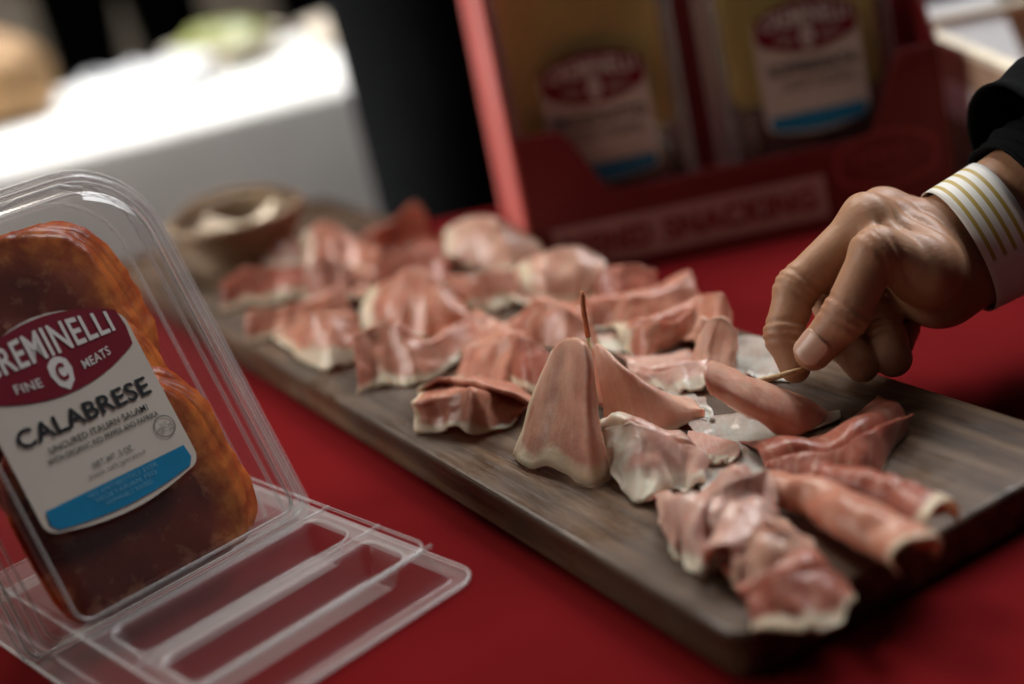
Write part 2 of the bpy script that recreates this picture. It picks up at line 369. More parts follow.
# ------------------------------------------------------------------ cured ham slices
SL = 'folded cured ham slices on the board'
def ham(label, rws, mat, seed=0, fatw=.16, fatl=0, fatr=0, ruffle=.0025, waves=2.5, crumple=.0011, bulge=.0015, hollow=.013, ridge_fat=0, ncol=60, nrow=40, lift=.0015, group=SL, floor=BOARD_TOP + .0006, mid=True, cat='ham slice', name='prosciutto_slice', tail=1.0):
    R = random.Random(seed); ph = R.random() * 9; off = Vector((R.random() * 9, R.random() * 9, R.random() * 9))
    rw = [[Vector(p) for p in q] for q in rws]
    if mid: fatw *= .5
    if mid:
        B, G, F = rw
        m1 = [b.lerp(g, .55) + Vector((0, .004, .2 * (g.z - b.z))) for b, g in zip(B, G)]
        m2 = []
        for g, q in zip(G, F):
            d = q - g; d.z = 0; d = d.normalized() if d.length > 1e-5 else Vector((0, -1, 0))
            m2.append(g.lerp(q, .5) + d * (bulge - .0015) + Vector((0, 0, bulge - .0015)))
        if hollow:
            # the slice is folded: behind the front leaf there is a hollow, then a second leaf
            G2 = []; VL = []; hb = 0
            for k_, (b, g) in enumerate(zip(B, G)):
                h = g.z - floor; nz = noise.noise(Vector((k_ * .9, seed * 3.3, 1.5)))
                VL.append(Vector((g.x - .0008, g.y + hollow * .45, floor + h * (.38 + .25 * nz))))
                G2.append(Vector((g.x - .0015 + .003 * nz, g.y + hollow * (1 + .3 * nz), floor + h * (.86 + .45 * noise.noise(Vector((k_ * 1.1, seed * 1.7, 7)))))))
            B = [Vector((b.x, b.y + hollow, b.z)) for b in B]
            c1 = [g + Vector((0, .0011, -.0004)) for g in G]
            rw = [B, G2, VL, c1, G, m2, F]
        else: rw = [B, m1, G, m2, F]
    V = []; fat = []; along = []
    for i in range(ncol):
        s = i / (ncol - 1); col = [catmull(q, s) for q in rw]
        for j in range(nrow):
            t = j / (nrow - 1); p = catmull(col, t)
            d = col[-1] - col[max(0, len(col) // 2)]; d.z = 0; d = d.normalized() if d.length > 1e-5 else Vector((0, -1, 0))
            w = sstep(.35, 1, t) if mid else 1
            ru = math.sin(2 * PI * waves * s + ph + 1.6 * noise.noise(Vector((s * 3, seed, 0)))); sx = s * waves * 1.5 + ph; ru = 1.5 * noise.noise(Vector((sx, seed * 2.1, 0))) + .5 * noise.noise(Vector((sx * 2.7, seed, 4))) + .35 * max(0, ru) ** 4
            p = p + d * ruffle * ru * w
            p.z += lift * max(0, math.sin(2 * PI * waves * s + ph + 1.2)) * sstep(.6, 1, t)
            c = N3(p + off, 55) * crumple * 1.6 + N3(p + off, 130) * crumple * .8
            p = p + c
            p.z = max(p.z, floor + .0004 * (t if mid else 0))
            V.append(p)
            nz = .35 * noise.noise((p + off) * 90) + .25 * noise.noise((p + off) * 35)
            e = 0
            if fatw: e = max(e, sstep(fatw * 1.7, fatw * .35, (1 - t) * (1 + nz)))
            if fatl: e = max(e, sstep(fatl * 1.7, fatl * .35, s * (1 + nz)))
            if fatr: e = max(e, sstep(fatr * 1.7, fatr * .35, (1 - s) * (1 + nz)))
            if ridge_fat: e = max(e, sstep(ridge_fat, ridge_fat * .3, abs(t - .5) * (1 + nz)))
            fat.append(e); along.append(s + .06 * noise.noise((p + off) * 40))
    org = Vector((sum(p.x for p in V) / len(V), sum(p.y for p in V) / len(V), min(p.z for p in V)))
    root = thing(name, label, cat, org, None, group)
    # give the sheet a real thickness; rim faces only along its true outer edge
    P = np.array([tuple(p) for p in V]).reshape(ncol, nrow, 3)
    nr_ = np.cross(np.gradient(P, axis=0), np.gradient(P, axis=1)); nr_ /= np.maximum(np.linalg.norm(nr_, axis=2, keepdims=True), 1e-9)
    if nr_[:, -nrow // 3:, 1].mean() > 0 and mid: nr_ = -nr_
    A = P + nr_ * .0004; Bk = P - nr_ * .0005
    lim = floor; A[..., 2] = np.maximum(A[..., 2], lim + .0002); Bk[..., 2] = np.maximum(Bk[..., 2], lim)
    allv = np.concatenate([A.reshape(-1, 3), Bk.reshape(-1, 3)]); N_ = ncol * nrow
    g = lambda a, b: a * nrow + b
    quads = []
    for a in range(ncol - 1):
        for b in range(nrow - 1):
            q = (g(a, b), g(a, b + 1), g(a + 1, b + 1), g(a + 1, b)); quads.append(q); quads.append(tuple(k + N_ for k in q[::-1]))
    edge = [g(a, 0) for a in range(ncol)] + [g(ncol - 1, b) for b in range(1, nrow)] + [g(a, nrow - 1) for a in range(ncol - 2, -1, -1)] + [g(0, b) for b in range(nrow - 2, 0, -1)]
    for a, b in zip(edge, edge[1:] + edge[:1]): quads.append((a, b, b + N_, a + N_))
    full = bpy.data.meshes.new('full'); full.from_pydata(allv.tolist(), [], quads); full.update()
    vn = [0.] * (len(allv) * 3); full.vertices.foreach_get('normal', vn); vn = np.array(vn).reshape(-1, 3); bpy.data.meshes.remove(full)
    fat2 = fat + fat; al2 = along + along; Fc = [[], []]
    for q in quads: Fc[1 if sum(fat2[k] for k in q) > 2.0 else 0].append(q)
    for nm, ff in (('lean_meat', Fc[0]), ('fat_edge', Fc[1])):
        if not ff: continue
        used = sorted({k for q in ff for k in q}); ix = {k: a for a, k in enumerate(used)}
        o = mesh(nm, [Vector(allv[k]) - org for k in used], [tuple(ix[k] for k in q) for q in ff], mat, root, True, None,
                 {'fat': [fat2[k] for k in used], 'along': [al2[k] for k in used]})
        o.data.normals_split_custom_set_from_vertices([tuple(vn[k]) for k in used])
        if nm == 'fat_edge': o['label'] = 'creamy white fat edge'
    return root
def tube_rows(path, rad, sweep=(-40, 300), n=9, flatten=1.0):
    """rolled slice: rows around a tube that follows path (world points)"""
    path = [Vector(p) for p in path]; k = len(path); rws = []
    for a in range(n):
        ang = math.radians(sweep[0] + (sweep[1] - sweep[0]) * a / (n - 1)); row = []
        for i, p in enumerate(path):
            d = (path[min(i + 1, k - 1)] - path[max(i - 1, 0)]).normalized()
            side = d.cross(Vector((0, 0, 1))).normalized(); up = side.cross(d)
            r = rad[i] if isinstance(rad, (list, tuple)) else rad
            row.append(p + side * math.cos(ang) * r + up * math.sin(ang) * r * flatten)
        rws.append(row)
    return rws
# far end of the board, left to right
ham('dark pink ham slice with a pale rim at the far left of the board', [[(-0.1684, 0.8501, 0.0192), (-0.1539, 0.8538, 0.0192), (-0.1323, 0.8513, 0.0192), (-0.1162, 0.8473, 0.0192)], [(-0.1651, 0.8281, 0.0334), (-0.1506, 0.8318, 0.0364), (-0.129, 0.8293, 0.0353), (-0.1129, 0.8253, 0.0346)], [(-0.1671, 0.8159, 0.0192), (-0.1502, 0.817, 0.0192), (-0.1286, 0.8154, 0.0192), (-0.1138, 0.812, 0.0192)]], M_DEEP, 1, .2, ruffle=.0015)
ham('pale beige ham fold at the far left behind the dark pink slice', [[(-0.1617, 0.9352, 0.0192), (-0.147, 0.9245, 0.0192), (-0.1322, 0.9145, 0.0192), (-0.1174, 0.9052, 0.0192)], [(-0.1584, 0.9132, 0.0276), (-0.1437, 0.9025, 0.0325), (-0.1289, 0.8925, 0.0333), (-0.1141, 0.8832, 0.0304)], [(-0.1596, 0.9048, 0.0192), (-0.1448, 0.8893, 0.0192), (-0.1303, 0.8785, 0.0192), (-0.1159, 0.8721, 0.0192)]], M_PALE, 2, .2, ruffle=.0015)
ham('pink ribbon of ham at the back left with an open curl', [[(-0.1211, 0.8983, 0.0192), (-0.1054, 0.8976, 0.0192), (-0.0903, 0.8864, 0.0192), (-0.0711, 0.8709, 0.0192)], [(-0.1178, 0.8763, 0.0399), (-0.1021, 0.8756, 0.0436), (-0.087, 0.8644, 0.0371), (-0.0678, 0.8489, 0.0272)], [(-0.1194, 0.8574, 0.0192), (-0.1043, 0.8533, 0.0192), (-0.0874, 0.848, 0.0192), (-0.0687, 0.8416, 0.0192)]], M_PINK, 3, .1, ruffle=.003, fatl=.12)
ham('tall pointed ham fold at the very back of the board', [[(-0.0837, 0.8914, 0.0192), (-0.0639, 0.8995, 0.0192), (-0.0492, 0.9082, 0.0192), (-0.0408, 0.907, 0.0192)], [(-0.0804, 0.8694, 0.033), (-0.0606, 0.8775, 0.0361), (-0.0459, 0.8862, 0.0441), (-0.0375, 0.885, 0.0374)], [(-0.0806, 0.8621, 0.0192), (-0.0683, 0.8685, 0.0192), (-0.055, 0.873, 0.0192), (-0.0407, 0.8754, 0.0192)]], M_PINK, 4, .1, ruffle=.002)
ham('small peach ham fold near the far left above the ruffled pair', [[(-0.1148, 0.8303, 0.0192), (-0.1065, 0.8296, 0.0192), (-0.0974, 0.8287, 0.0192), (-0.0875, 0.8274, 0.0192)], [(-0.1115, 0.8083, 0.0358), (-0.1032, 0.8076, 0.0386), (-0.0941, 0.8067, 0.0379), (-0.0842, 0.8054, 0.0337)], [(-0.1147, 0.7995, 0.0192), (-0.107, 0.7973, 0.0192), (-0.0978, 0.7967, 0.0192), (-0.0871, 0.7977, 0.0192)]], M_PALE, 5, .12, ruffle=.0015)
ham('long low ham band at the left with a creamy lower edge', [[(-0.1456, 0.7813, 0.0192), (-0.127, 0.7819, 0.0192), (-0.1052, 0.7811, 0.0192), (-0.0895, 0.7862, 0.0192)], [(-0.1423, 0.7593, 0.0326), (-0.1237, 0.7599, 0.0322), (-0.1019, 0.7591, 0.0328), (-0.0862, 0.7642, 0.0351)], [(-0.1444, 0.7477, 0.0192), (-0.1287, 0.7487, 0.0192), (-0.1088, 0.7473, 0.0192), (-0.0852, 0.7504, 0.0192)]], M_PINK, 6, .16, ruffle=.0018)
ham('ham slice at the left edge with a thick cream fat strip in front', [[(-0.1309, 0.7743, 0.0192), (-0.1135, 0.7435, 0.0192), (-0.0998, 0.7267, 0.0192), (-0.0805, 0.7217, 0.0192)], [(-0.1276, 0.7523, 0.0225), (-0.1102, 0.7215, 0.0289), (-0.0965, 0.7047, 0.0413), (-0.0772, 0.6997, 0.0368)], [(-0.1293, 0.749, 0.0192), (-0.1129, 0.7118, 0.0192), (-0.0966, 0.6828, 0.0192), (-0.0794, 0.6822, 0.0192)]], M_PINK, 7, .3, ruffle=.002, waves=2)
ham('wide rippled ham slice with a square left corner and cream edge', [[(-0.0795, 0.6815, 0.0192), (-0.0671, 0.6872, 0.0192), (-0.0552, 0.6821, 0.0192), (-0.0421, 0.6769, 0.0192), (-0.02, 0.6998, 0.0192)], [(-0.0762, 0.6595, 0.0393), (-0.0638, 0.6652, 0.0415), (-0.0519, 0.6601, 0.0404), (-0.0388, 0.6549, 0.0316), (-0.0167, 0.6778, 0.0321)], [(-0.0785, 0.6411, 0.0192), (-0.0652, 0.6447, 0.0192), (-0.0523, 0.6407, 0.0192), (-0.0375, 0.6436, 0.0192), (-0.0177, 0.666, 0.0192)]], M_PINK, 8, .13, ruffle=.003, waves=3, crumple=.0014)
ham('rounded red ham mound behind the wide rippled slice', [[(-0.0769, 0.7726, 0.0192), (-0.0609, 0.7592, 0.0192), (-0.0475, 0.749, 0.0192), (-0.0347, 0.7367, 0.0192), (-0.0224, 0.7235, 0.0192)], [(-0.0736, 0.7506, 0.0311), (-0.0576, 0.7372, 0.0417), (-0.0442, 0.727, 0.048), (-0.0314, 0.7147, 0.0425), (-0.0191, 0.7015, 0.0253)], [(-0.0792, 0.7403, 0.0192), (-0.065, 0.7178, 0.0192), (-0.051, 0.7022, 0.0192), (-0.0359, 0.6945, 0.0192), (-0.0184, 0.6962, 0.0192)]], M_PINK, 9, .05, fatl=.12, ruffle=.0025, bulge=.0035)
ham('dark rose ham fold behind the red mound', [[(-0.0728, 0.8239, 0.0192), (-0.0606, 0.8267, 0.0192), (-0.046, 0.8224, 0.0192), (-0.0292, 0.8111, 0.0192)], [(-0.0695, 0.8019, 0.0343), (-0.0573, 0.8047, 0.0377), (-0.0427, 0.8004, 0.0373), (-0.0259, 0.7891, 0.0332)], [(-0.0713, 0.7881, 0.0192), (-0.0587, 0.7878, 0.0192), (-0.0441, 0.7839, 0.0192), (-0.0278, 0.7763, 0.0192)]], M_DEEP, 10, .08, ruffle=.002)
ham('broad peach ham fold at the back beside the red display box', [[(-0.0296, 0.8484, 0.0192), (-0.0138, 0.8358, 0.0192), (0.0043, 0.8247, 0.0192), (0.0234, 0.8173, 0.0192)], [(-0.0263, 0.8264, 0.0384), (-0.0105, 0.8138, 0.047), (0.0076, 0.8027, 0.0446), (0.0267, 0.7953, 0.028)], [(-0.0306, 0.8088, 0.0192), (-0.0109, 0.7884, 0.0192), (0.0092, 0.7795, 0.0192), (0.0274, 0.7872, 0.0192)]], M_ROSE, 11, .1, fatl=.1, ruffle=.002, bulge=.0035)
ham('low ham slice with a light edge between the mound and the back folds', [[(-0.0309, 0.7684, 0.0192), (-0.0146, 0.7603, 0.0192), (-0.0002, 0.7589, 0.0192), (0.0124, 0.7609, 0.0192)], [(-0.0276, 0.7464, 0.0302), (-0.0113, 0.7383, 0.0354), (0.0031, 0.7369, 0.0329), (0.0157, 0.7389, 0.025)], [(-0.029, 0.7345, 0.0192), (-0.0114, 0.7208, 0.0192), (0.0035, 0.722, 0.0192), (0.0142, 0.7326, 0.0192)]], M_PINK, 12, .22, ruffle=.002)
ham('peach topped curled ham slice in the middle back', [[(0.0083, 0.7661, 0.0192), (0.0234, 0.7599, 0.0192), (0.0422, 0.756, 0.0192), (0.0535, 0.7503, 0.0192)], [(0.0116, 0.7441, 0.0312), (0.0267, 0.7379, 0.0405), (0.0455, 0.734, 0.0402), (0.0568, 0.7283, 0.0327)], [(0.0086, 0.7325, 0.0192), (0.0228, 0.7172, 0.0192), (0.0398, 0.7137, 0.0192), (0.054, 0.7152, 0.0192)]], M_ROSE, 13, .1, fatl=.18, ruffle=.0018, bulge=.0035)
ham('dark pink ham slice right of the peach topped curl', [[(0.0477, 0.7341, 0.0192), (0.0585, 0.7299, 0.0192), (0.0681, 0.7262, 0.0192), (0.0767, 0.723, 0.0192)], [(0.051, 0.7121, 0.0299), (0.0618, 0.7079, 0.0336), (0.0714, 0.7042, 0.0339), (0.08, 0.701, 0.0309)], [(0.049, 0.7015, 0.0192), (0.0586, 0.6936, 0.0192), (0.0689, 0.6896, 0.0192), (0.0801, 0.6894, 0.0192)]], M_DEEP, 14, .06, ruffle=.0018)
ham('long pink ham strip at the back right edge of the board', [[(0.0391, 0.6998, 0.0192), (0.0589, 0.6921, 0.0192), (0.0714, 0.6923, 0.0192), (0.0948, 0.7049, 0.0192)], [(0.0424, 0.6778, 0.0287), (0.0622, 0.6701, 0.0305), (0.0747, 0.6703, 0.029), (0.0981, 0.6829, 0.0292)], [(0.0398, 0.6692, 0.0192), (0.0564, 0.6597, 0.0192), (0.0744, 0.6614, 0.0192), (0.0981, 0.6737, 0.0192)]], M_PINK, 15, .14, ruffle=.0015)
ham('pink ham fold just behind the standing toothpick', [[(0.0012, 0.6897, 0.0192), (0.0163, 0.6905, 0.0192), (0.0264, 0.6779, 0.0192), (0.0373, 0.6716, 0.0192)], [(0.0045, 0.6677, 0.0281), (0.0196, 0.6685, 0.0355), (0.0297, 0.6559, 0.0346), (0.0406, 0.6496, 0.0262)], [(-0.0044, 0.6588, 0.0192), (0.0128, 0.6523, 0.0192), (0.029, 0.6406, 0.0192), (0.0406, 0.6426, 0.0192)]], M_PINK, 16, .06, ruffle=.0015)
ham('narrow cream fat strip lying flat behind the toothpick', [[(0.0382, 0.6559, 0.019), (0.0556, 0.6548, 0.019), (0.0707, 0.655, 0.019)], [(0.0378, 0.6447, 0.019), (0.0551, 0.6407, 0.019), (0.0655, 0.6378, 0.019)], [(0.0393, 0.6328, 0.019), (0.0554, 0.6295, 0.019), (0.0586, 0.625, 0.019)]], M_PALE, 17, .9, mid=False, ruffle=.0008)
ham('wavy ham ribbon arching over the board at the right', [[(0.0492, 0.6569, 0.0192), (0.0615, 0.6435, 0.0192), (0.0748, 0.6503, 0.0192), (0.0884, 0.6589, 0.0192), (0.0974, 0.6466, 0.0192), (0.099, 0.6416, 0.0192)], [(0.0525, 0.6349, 0.0269), (0.0648, 0.6215, 0.0323), (0.0781, 0.6283, 0.0302), (0.0917, 0.6369, 0.0326), (0.1007, 0.6246, 0.039), (0.1023, 0.6196, 0.0303)], [(0.0518, 0.6282, 0.0192), (0.0582, 0.6102, 0.0192), (0.0691, 0.6188, 0.0192), (0.0818, 0.6254, 0.0192), (0.0898, 0.6075, 0.0192), (0.0998, 0.61, 0.0192)]], M_PINK, 18, .07, fatl=.08, ruffle=.0025, waves=3)
ham('glossy pale pink ham flap leaning beside the held toothpick', [[(0.0799, 0.615, 0.0192), (0.0847, 0.6138, 0.0192), (0.0898, 0.6113, 0.0192), (0.095, 0.6073, 0.0192)], [(0.0832, 0.593, 0.033), (0.088, 0.5918, 0.0389), (0.0931, 0.5893, 0.0397), (0.0983, 0.5853, 0.0356)], [(0.0744, 0.5804, 0.0192), (0.0779, 0.5738, 0.0192), (0.0844, 0.5705, 0.0192), (0.0939, 0.5703, 0.0192)]], M_ROSE, 19, .06, ruffle=.001)
ham('thin see-through ham slice lying flat under the fingertips', [[(0.105, 0.6213, 0.019), (0.1138, 0.6136, 0.019), (0.1245, 0.5996, 0.019)], [(0.0998, 0.5974, 0.019), (0.1086, 0.5875, 0.019), (0.1201, 0.5789, 0.019)], [(0.0942, 0.5779, 0.019), (0.1027, 0.5663, 0.019), (0.1139, 0.5581, 0.019)]], M_WET, 20, .12, mid=False, ruffle=.0008, crumple=.0006)
ham('small crumpled ham piece with a cream edge under the wavy ribbon', [[(0.0475, 0.6158, 0.0192), (0.0575, 0.6032, 0.0192), (0.0682, 0.6002, 0.0192), (0.0799, 0.6009, 0.0192)], [(0.0508, 0.5938, 0.0237), (0.0608, 0.5812, 0.0247), (0.0715, 0.5782, 0.0275), (0.0832, 0.5789, 0.0267)], [(0.0527, 0.5868, 0.0192), (0.0617, 0.5727, 0.0192), (0.0716, 0.5654, 0.0192), (0.0817, 0.5672, 0.0192)]], M_PALE, 21, .3, ruffle=.002, waves=3)
ham('dull pink ham slice left of the standing cone, partly hidden', [[(-0.026, 0.6697, 0.0192), (-0.014, 0.6606, 0.0192), (-0.0033, 0.6529, 0.0192), (0.006, 0.6498, 0.0192)], [(-0.0227, 0.6477, 0.0283), (-0.0107, 0.6386, 0.0314), (0.0, 0.6309, 0.0341), (0.0093, 0.6278, 0.0334)], [(-0.0302, 0.6372, 0.0192), (-0.021, 0.6246, 0.0192), (-0.0096, 0.6138, 0.0192), (-0.0003, 0.6115, 0.0192)]], M_PINK, 22, .06, ruffle=.0012)
ham('pointed dark ham fold with a shiny white lower edge touching the cone', [[(-0.0142, 0.658, 0.0192), (-0.0051, 0.6515, 0.0192), (0.0018, 0.6434, 0.0192), (0.0149, 0.6273, 0.0192)], [(-0.0109, 0.636, 0.0209), (-0.0018, 0.6295, 0.0299), (0.0051, 0.6214, 0.0371), (0.0182, 0.6053, 0.031)], [(-0.0142, 0.6341, 0.0192), (-0.0065, 0.6172, 0.0192), (0.0013, 0.6009, 0.0192), (0.0098, 0.5918, 0.0192)]], M_DEEP, 23, .14, ruffle=.0008, bulge=.002)
ham('ruffled ham bundle with a white fat tail left of the standing cone', [[(-0.0465, 0.6218, 0.0195), (-0.0377, 0.6274, 0.0195), (-0.027, 0.6296, 0.0195), (-0.0137, 0.6252, 0.0195), (-0.003, 0.6121, 0.0195), (0.0049, 0.5935, 0.0195)], [(-0.046, 0.5988, 0.034), (-0.0358, 0.5959, 0.037), (-0.0259, 0.5871, 0.0375), (-0.0155, 0.5794, 0.037), (-0.0048, 0.5742, 0.034), (0.004, 0.5716, 0.027)], [(-0.0459, 0.6024, 0.03), (-0.0361, 0.6035, 0.03), (-0.0264, 0.5937, 0.029), (-0.0157, 0.5836, 0.03), (-0.0063, 0.5861, 0.026), (0.0029, 0.5781, 0.023)], [(-0.0478, 0.5867, 0.032), (-0.0365, 0.5821, 0.0345), (-0.0255, 0.5752, 0.037), (-0.0184, 0.5691, 0.0385), (-0.0102, 0.5786, 0.027), (0.0014, 0.5754, 0.023)], [(-0.0484, 0.586, 0.029), (-0.0382, 0.5808, 0.031), (-0.0286, 0.5714, 0.033), (-0.0197, 0.5643, 0.037), (-0.0122, 0.5717, 0.026), (-0.0007, 0.5765, 0.021)], [(-0.0488, 0.5852, 0.023), (-0.0376, 0.5808, 0.025), (-0.032, 0.5735, 0.027), (-0.022, 0.5639, 0.03), (-0.0117, 0.5696, 0.022), (-0.0019, 0.5749, 0.02)], [(-0.0492, 0.5788, 0.019), (-0.0378, 0.5767, 0.0195), (-0.0328, 0.5698, 0.023), (-0.0246, 0.565, 0.0205), (-0.0124, 0.5668, 0.019), (-0.0028, 0.571, 0.019)]], M_PINK, 24, .1, mid=False, fatl=.05, ruffle=.001, waves=2, crumple=.0014)
# thin slices lying flatter, filling in between the folds
ham('flat ham slice lying in the gap right of the rippled slice', [[(-0.0355, 0.7139, 0.022), (-0.0142, 0.708, 0.022), (0.0035, 0.6914, 0.022)], [(-0.0381, 0.6875, 0.022), (-0.0166, 0.6784, 0.022), (0.0004, 0.6689, 0.022)], [(-0.0365, 0.6633, 0.022), (-0.0198, 0.6515, 0.022), (-0.0067, 0.6528, 0.022)]], M_PINK, 51, .15, mid=False, ruffle=.002, crumple=.0028, waves=1.5)
ham('flat pink ham slice between the far left folds and the back', [[(-0.0967, 0.8636, 0.022), (-0.0761, 0.8587, 0.022), (-0.0518, 0.8341, 0.022)], [(-0.0987, 0.8274, 0.022), (-0.0786, 0.8147, 0.022), (-0.0601, 0.7954, 0.022)], [(-0.0971, 0.7955, 0.022), (-0.081, 0.7784, 0.022), (-0.0692, 0.7712, 0.022)]], M_PINK, 52, .15, mid=False, ruffle=.002, crumple=.0028, waves=1.5)
ham('flat dusky ham slice lying between the two peach topped folds', [[(0.0009, 0.7996, 0.022), (0.0191, 0.7877, 0.022), (0.0354, 0.7731, 0.022)], [(0.0, 0.7652, 0.022), (0.0173, 0.7507, 0.022), (0.0322, 0.7413, 0.022)], [(0.0024, 0.7314, 0.022), (0.0156, 0.7167, 0.022), (0.0272, 0.7131, 0.022)]], M_DEEP, 53, .1, mid=False, ruffle=.002, crumple=.0025, waves=1.5)
ham('flat ham slice behind the tip of the standing toothpick', [[(0.0279, 0.7224, 0.021), (0.0464, 0.7214, 0.021), (0.0625, 0.7115, 0.021)], [(0.0258, 0.7003, 0.021), (0.0444, 0.6958, 0.021), (0.0594, 0.69, 0.021)], [(0.026, 0.6812, 0.021), (0.0406, 0.6728, 0.021), (0.0547, 0.6708, 0.021)]], M_PINK, 54, .12, mid=False, ruffle=.002, crumple=.0025, waves=1.5)
ham('small flat ham slice at the back left below the tall pointed fold', [[(-0.0692, 0.9042, 0.022), (-0.0485, 0.8993, 0.022), (-0.0285, 0.8712, 0.022)], [(-0.0686, 0.8714, 0.022), (-0.048, 0.8574, 0.022), (-0.0305, 0.8413, 0.022)], [(-0.0643, 0.8381, 0.022), (-0.0481, 0.8234, 0.022), (-0.0335, 0.818, 0.022)]], M_DEEP, 55, .1, mid=False, ruffle=.002, crumple=.0025, waves=1.5)
# the two tall folds held by the standing toothpick
ham('tall pink ham cone standing upright with a creamy rim', [[(0.013, 0.5612, 0.0192), (0.0161, 0.5484, 0.0192), (0.0198, 0.5423, 0.0192), (0.0229, 0.5323, 0.0192), (0.0257, 0.5256, 0.0192), (0.0272, 0.5266, 0.0192)], [(0.0148, 0.5492, 0.0553), (0.0179, 0.5364, 0.0636), (0.0216, 0.5303, 0.0673), (0.0247, 0.5203, 0.0708), (0.0275, 0.5136, 0.071), (0.029, 0.5146, 0.0674)], [(-0.0082, 0.5375, 0.0192), (-0.0039, 0.522, 0.0192), (0.0041, 0.5147, 0.0192), (0.0127, 0.5035, 0.0192), (0.0199, 0.4968, 0.0192), (0.0273, 0.4989, 0.0192)]], M_ROSE, 25, .16, fatl=.05, ruffle=.0016, waves=1.2, bulge=.002, crumple=.0009, lift=.003, nrow=34, hollow=0)
ham('smooth pink triangular ham flap right of the standing toothpick', [[(0.0309, 0.576, 0.0192), (0.0344, 0.571, 0.0192), (0.0437, 0.5606, 0.0192), (0.0557, 0.5547, 0.0192), (0.0698, 0.5559, 0.0192)], [(0.033, 0.562, 0.0484), (0.0365, 0.557, 0.0505), (0.0458, 0.5466, 0.0426), (0.0578, 0.5407, 0.0324), (0.0719, 0.5419, 0.0225)], [(0.0322, 0.5452, 0.0192), (0.0411, 0.5389, 0.0192), (0.0512, 0.5331, 0.0192), (0.0621, 0.533, 0.0192), (0.0736, 0.5401, 0.0192)]], M_ROSE, 26, .12, ruffle=.0008, bulge=.003, crumple=.0007, lift=.001, hollow=0)
ham('wet white crumpled ham slice in front of the flap', [[(0.0286, 0.5383, 0.0192), (0.0366, 0.528, 0.0192), (0.044, 0.5181, 0.0192), (0.0528, 0.5177, 0.0192), (0.0591, 0.5109, 0.0192), (0.06, 0.5067, 0.0192)], [(0.0319, 0.5163, 0.0313), (0.0399, 0.506, 0.0377), (0.0473, 0.4961, 0.0371), (0.0561, 0.4957, 0.0302), (0.0624, 0.4889, 0.0286), (0.0633, 0.4847, 0.0244)], [(0.0277, 0.5023, 0.0192), (0.0316, 0.4848, 0.0192), (0.0375, 0.4755, 0.0192), (0.0476, 0.483, 0.0192), (0.0552, 0.478, 0.0192), (0.0615, 0.4787, 0.0192)]], M_PALE, 27, .28, fatl=.25, ruffle=.0035, waves=2.5, crumple=.0022, lift=.003)
ham('flat shiny ham shred reaching right from the wet white slice', [[(0.064, 0.524, 0.021), (0.0727, 0.5159, 0.021), (0.0801, 0.5028, 0.021)], [(0.0617, 0.5113, 0.021), (0.0702, 0.5016, 0.021), (0.0775, 0.4946, 0.021)], [(0.0609, 0.4966, 0.021), (0.0678, 0.4917, 0.021), (0.0742, 0.4906, 0.021)]], M_PALE, 28, .3, mid=False, ruffle=.001)
ham('shiny translucent ham scrap lying flat right of the triangular flap', [[(0.057, 0.5709, 0.019), (0.0679, 0.57, 0.019), (0.0772, 0.5585, 0.019)], [(0.0601, 0.5558, 0.019), (0.0685, 0.5495, 0.019), (0.0768, 0.5433, 0.019)], [(0.0667, 0.5396, 0.019), (0.0702, 0.5358, 0.019), (0.0745, 0.5317, 0.019)]], M_WET, 29, .3, mid=False, ruffle=.0015, crumple=.002)
ham('flat wet ham slice widened for silvery glare on the bare middle of the board', [[(0.0652, 0.5362, 0.019), (0.086, 0.5345, 0.019), (0.1034, 0.5138, 0.019)], [(0.0637, 0.5147, 0.019), (0.0826, 0.5118, 0.019), (0.1, 0.5036, 0.019)], [(0.0591, 0.4907, 0.019), (0.0762, 0.4866, 0.019), (0.093, 0.4881, 0.019)], [(0.0583, 0.4704, 0.019), (0.0704, 0.4635, 0.019), (0.0824, 0.4667, 0.019)]], M_WET, 30, .3, mid=False, ruffle=.001, crumple=.0012)  # wet slice, its far side extended to stand in for board glare
# lifted by the hand
ham('pale pink ham slice lifted by the held toothpick', [[(0.0758, 0.5166, 0.0526), (0.0962, 0.5198, 0.0383), (0.1143, 0.5212, 0.0251), (0.1256, 0.5215, 0.0145)], [(0.0721, 0.5088, 0.0547), (0.0913, 0.51, 0.0407), (0.1097, 0.513, 0.026), (0.1243, 0.5171, 0.014)], [(0.0704, 0.5036, 0.052), (0.0869, 0.5025, 0.0379), (0.1054, 0.5074, 0.0223), (0.1231, 0.5139, 0.0112)], [(0.0713, 0.5031, 0.0452), (0.0849, 0.5038, 0.0326), (0.1024, 0.5074, 0.0168), (0.1217, 0.5135, 0.0072)], [(0.0744, 0.5098, 0.0401), (0.0874, 0.5104, 0.0275), (0.1042, 0.5127, 0.0135), (0.1217, 0.517, 0.0051)]], M_ROSE, 31, .06, mid=False, ruffle=.0006, crumple=.0007, fatr=.06)
ham('dark ham slice with a raised corner under the lifted slice', [[(0.082, 0.4977, 0.0192), (0.0937, 0.4948, 0.0192), (0.1074, 0.49, 0.0192), (0.1205, 0.4927, 0.0192), (0.1425, 0.5148, 0.0192)], [(0.0853, 0.4757, 0.0257), (0.097, 0.4728, 0.0279), (0.1107, 0.468, 0.028), (0.1238, 0.4707, 0.0314), (0.1458, 0.4928, 0.0249)], [(0.084, 0.4672, 0.0192), (0.0931, 0.4616, 0.0192), (0.1047, 0.4566, 0.0192), (0.1164, 0.4548, 0.0192), (0.1382, 0.4854, 0.0192)]], M_DEEP, 32, .06, ruffle=.002)
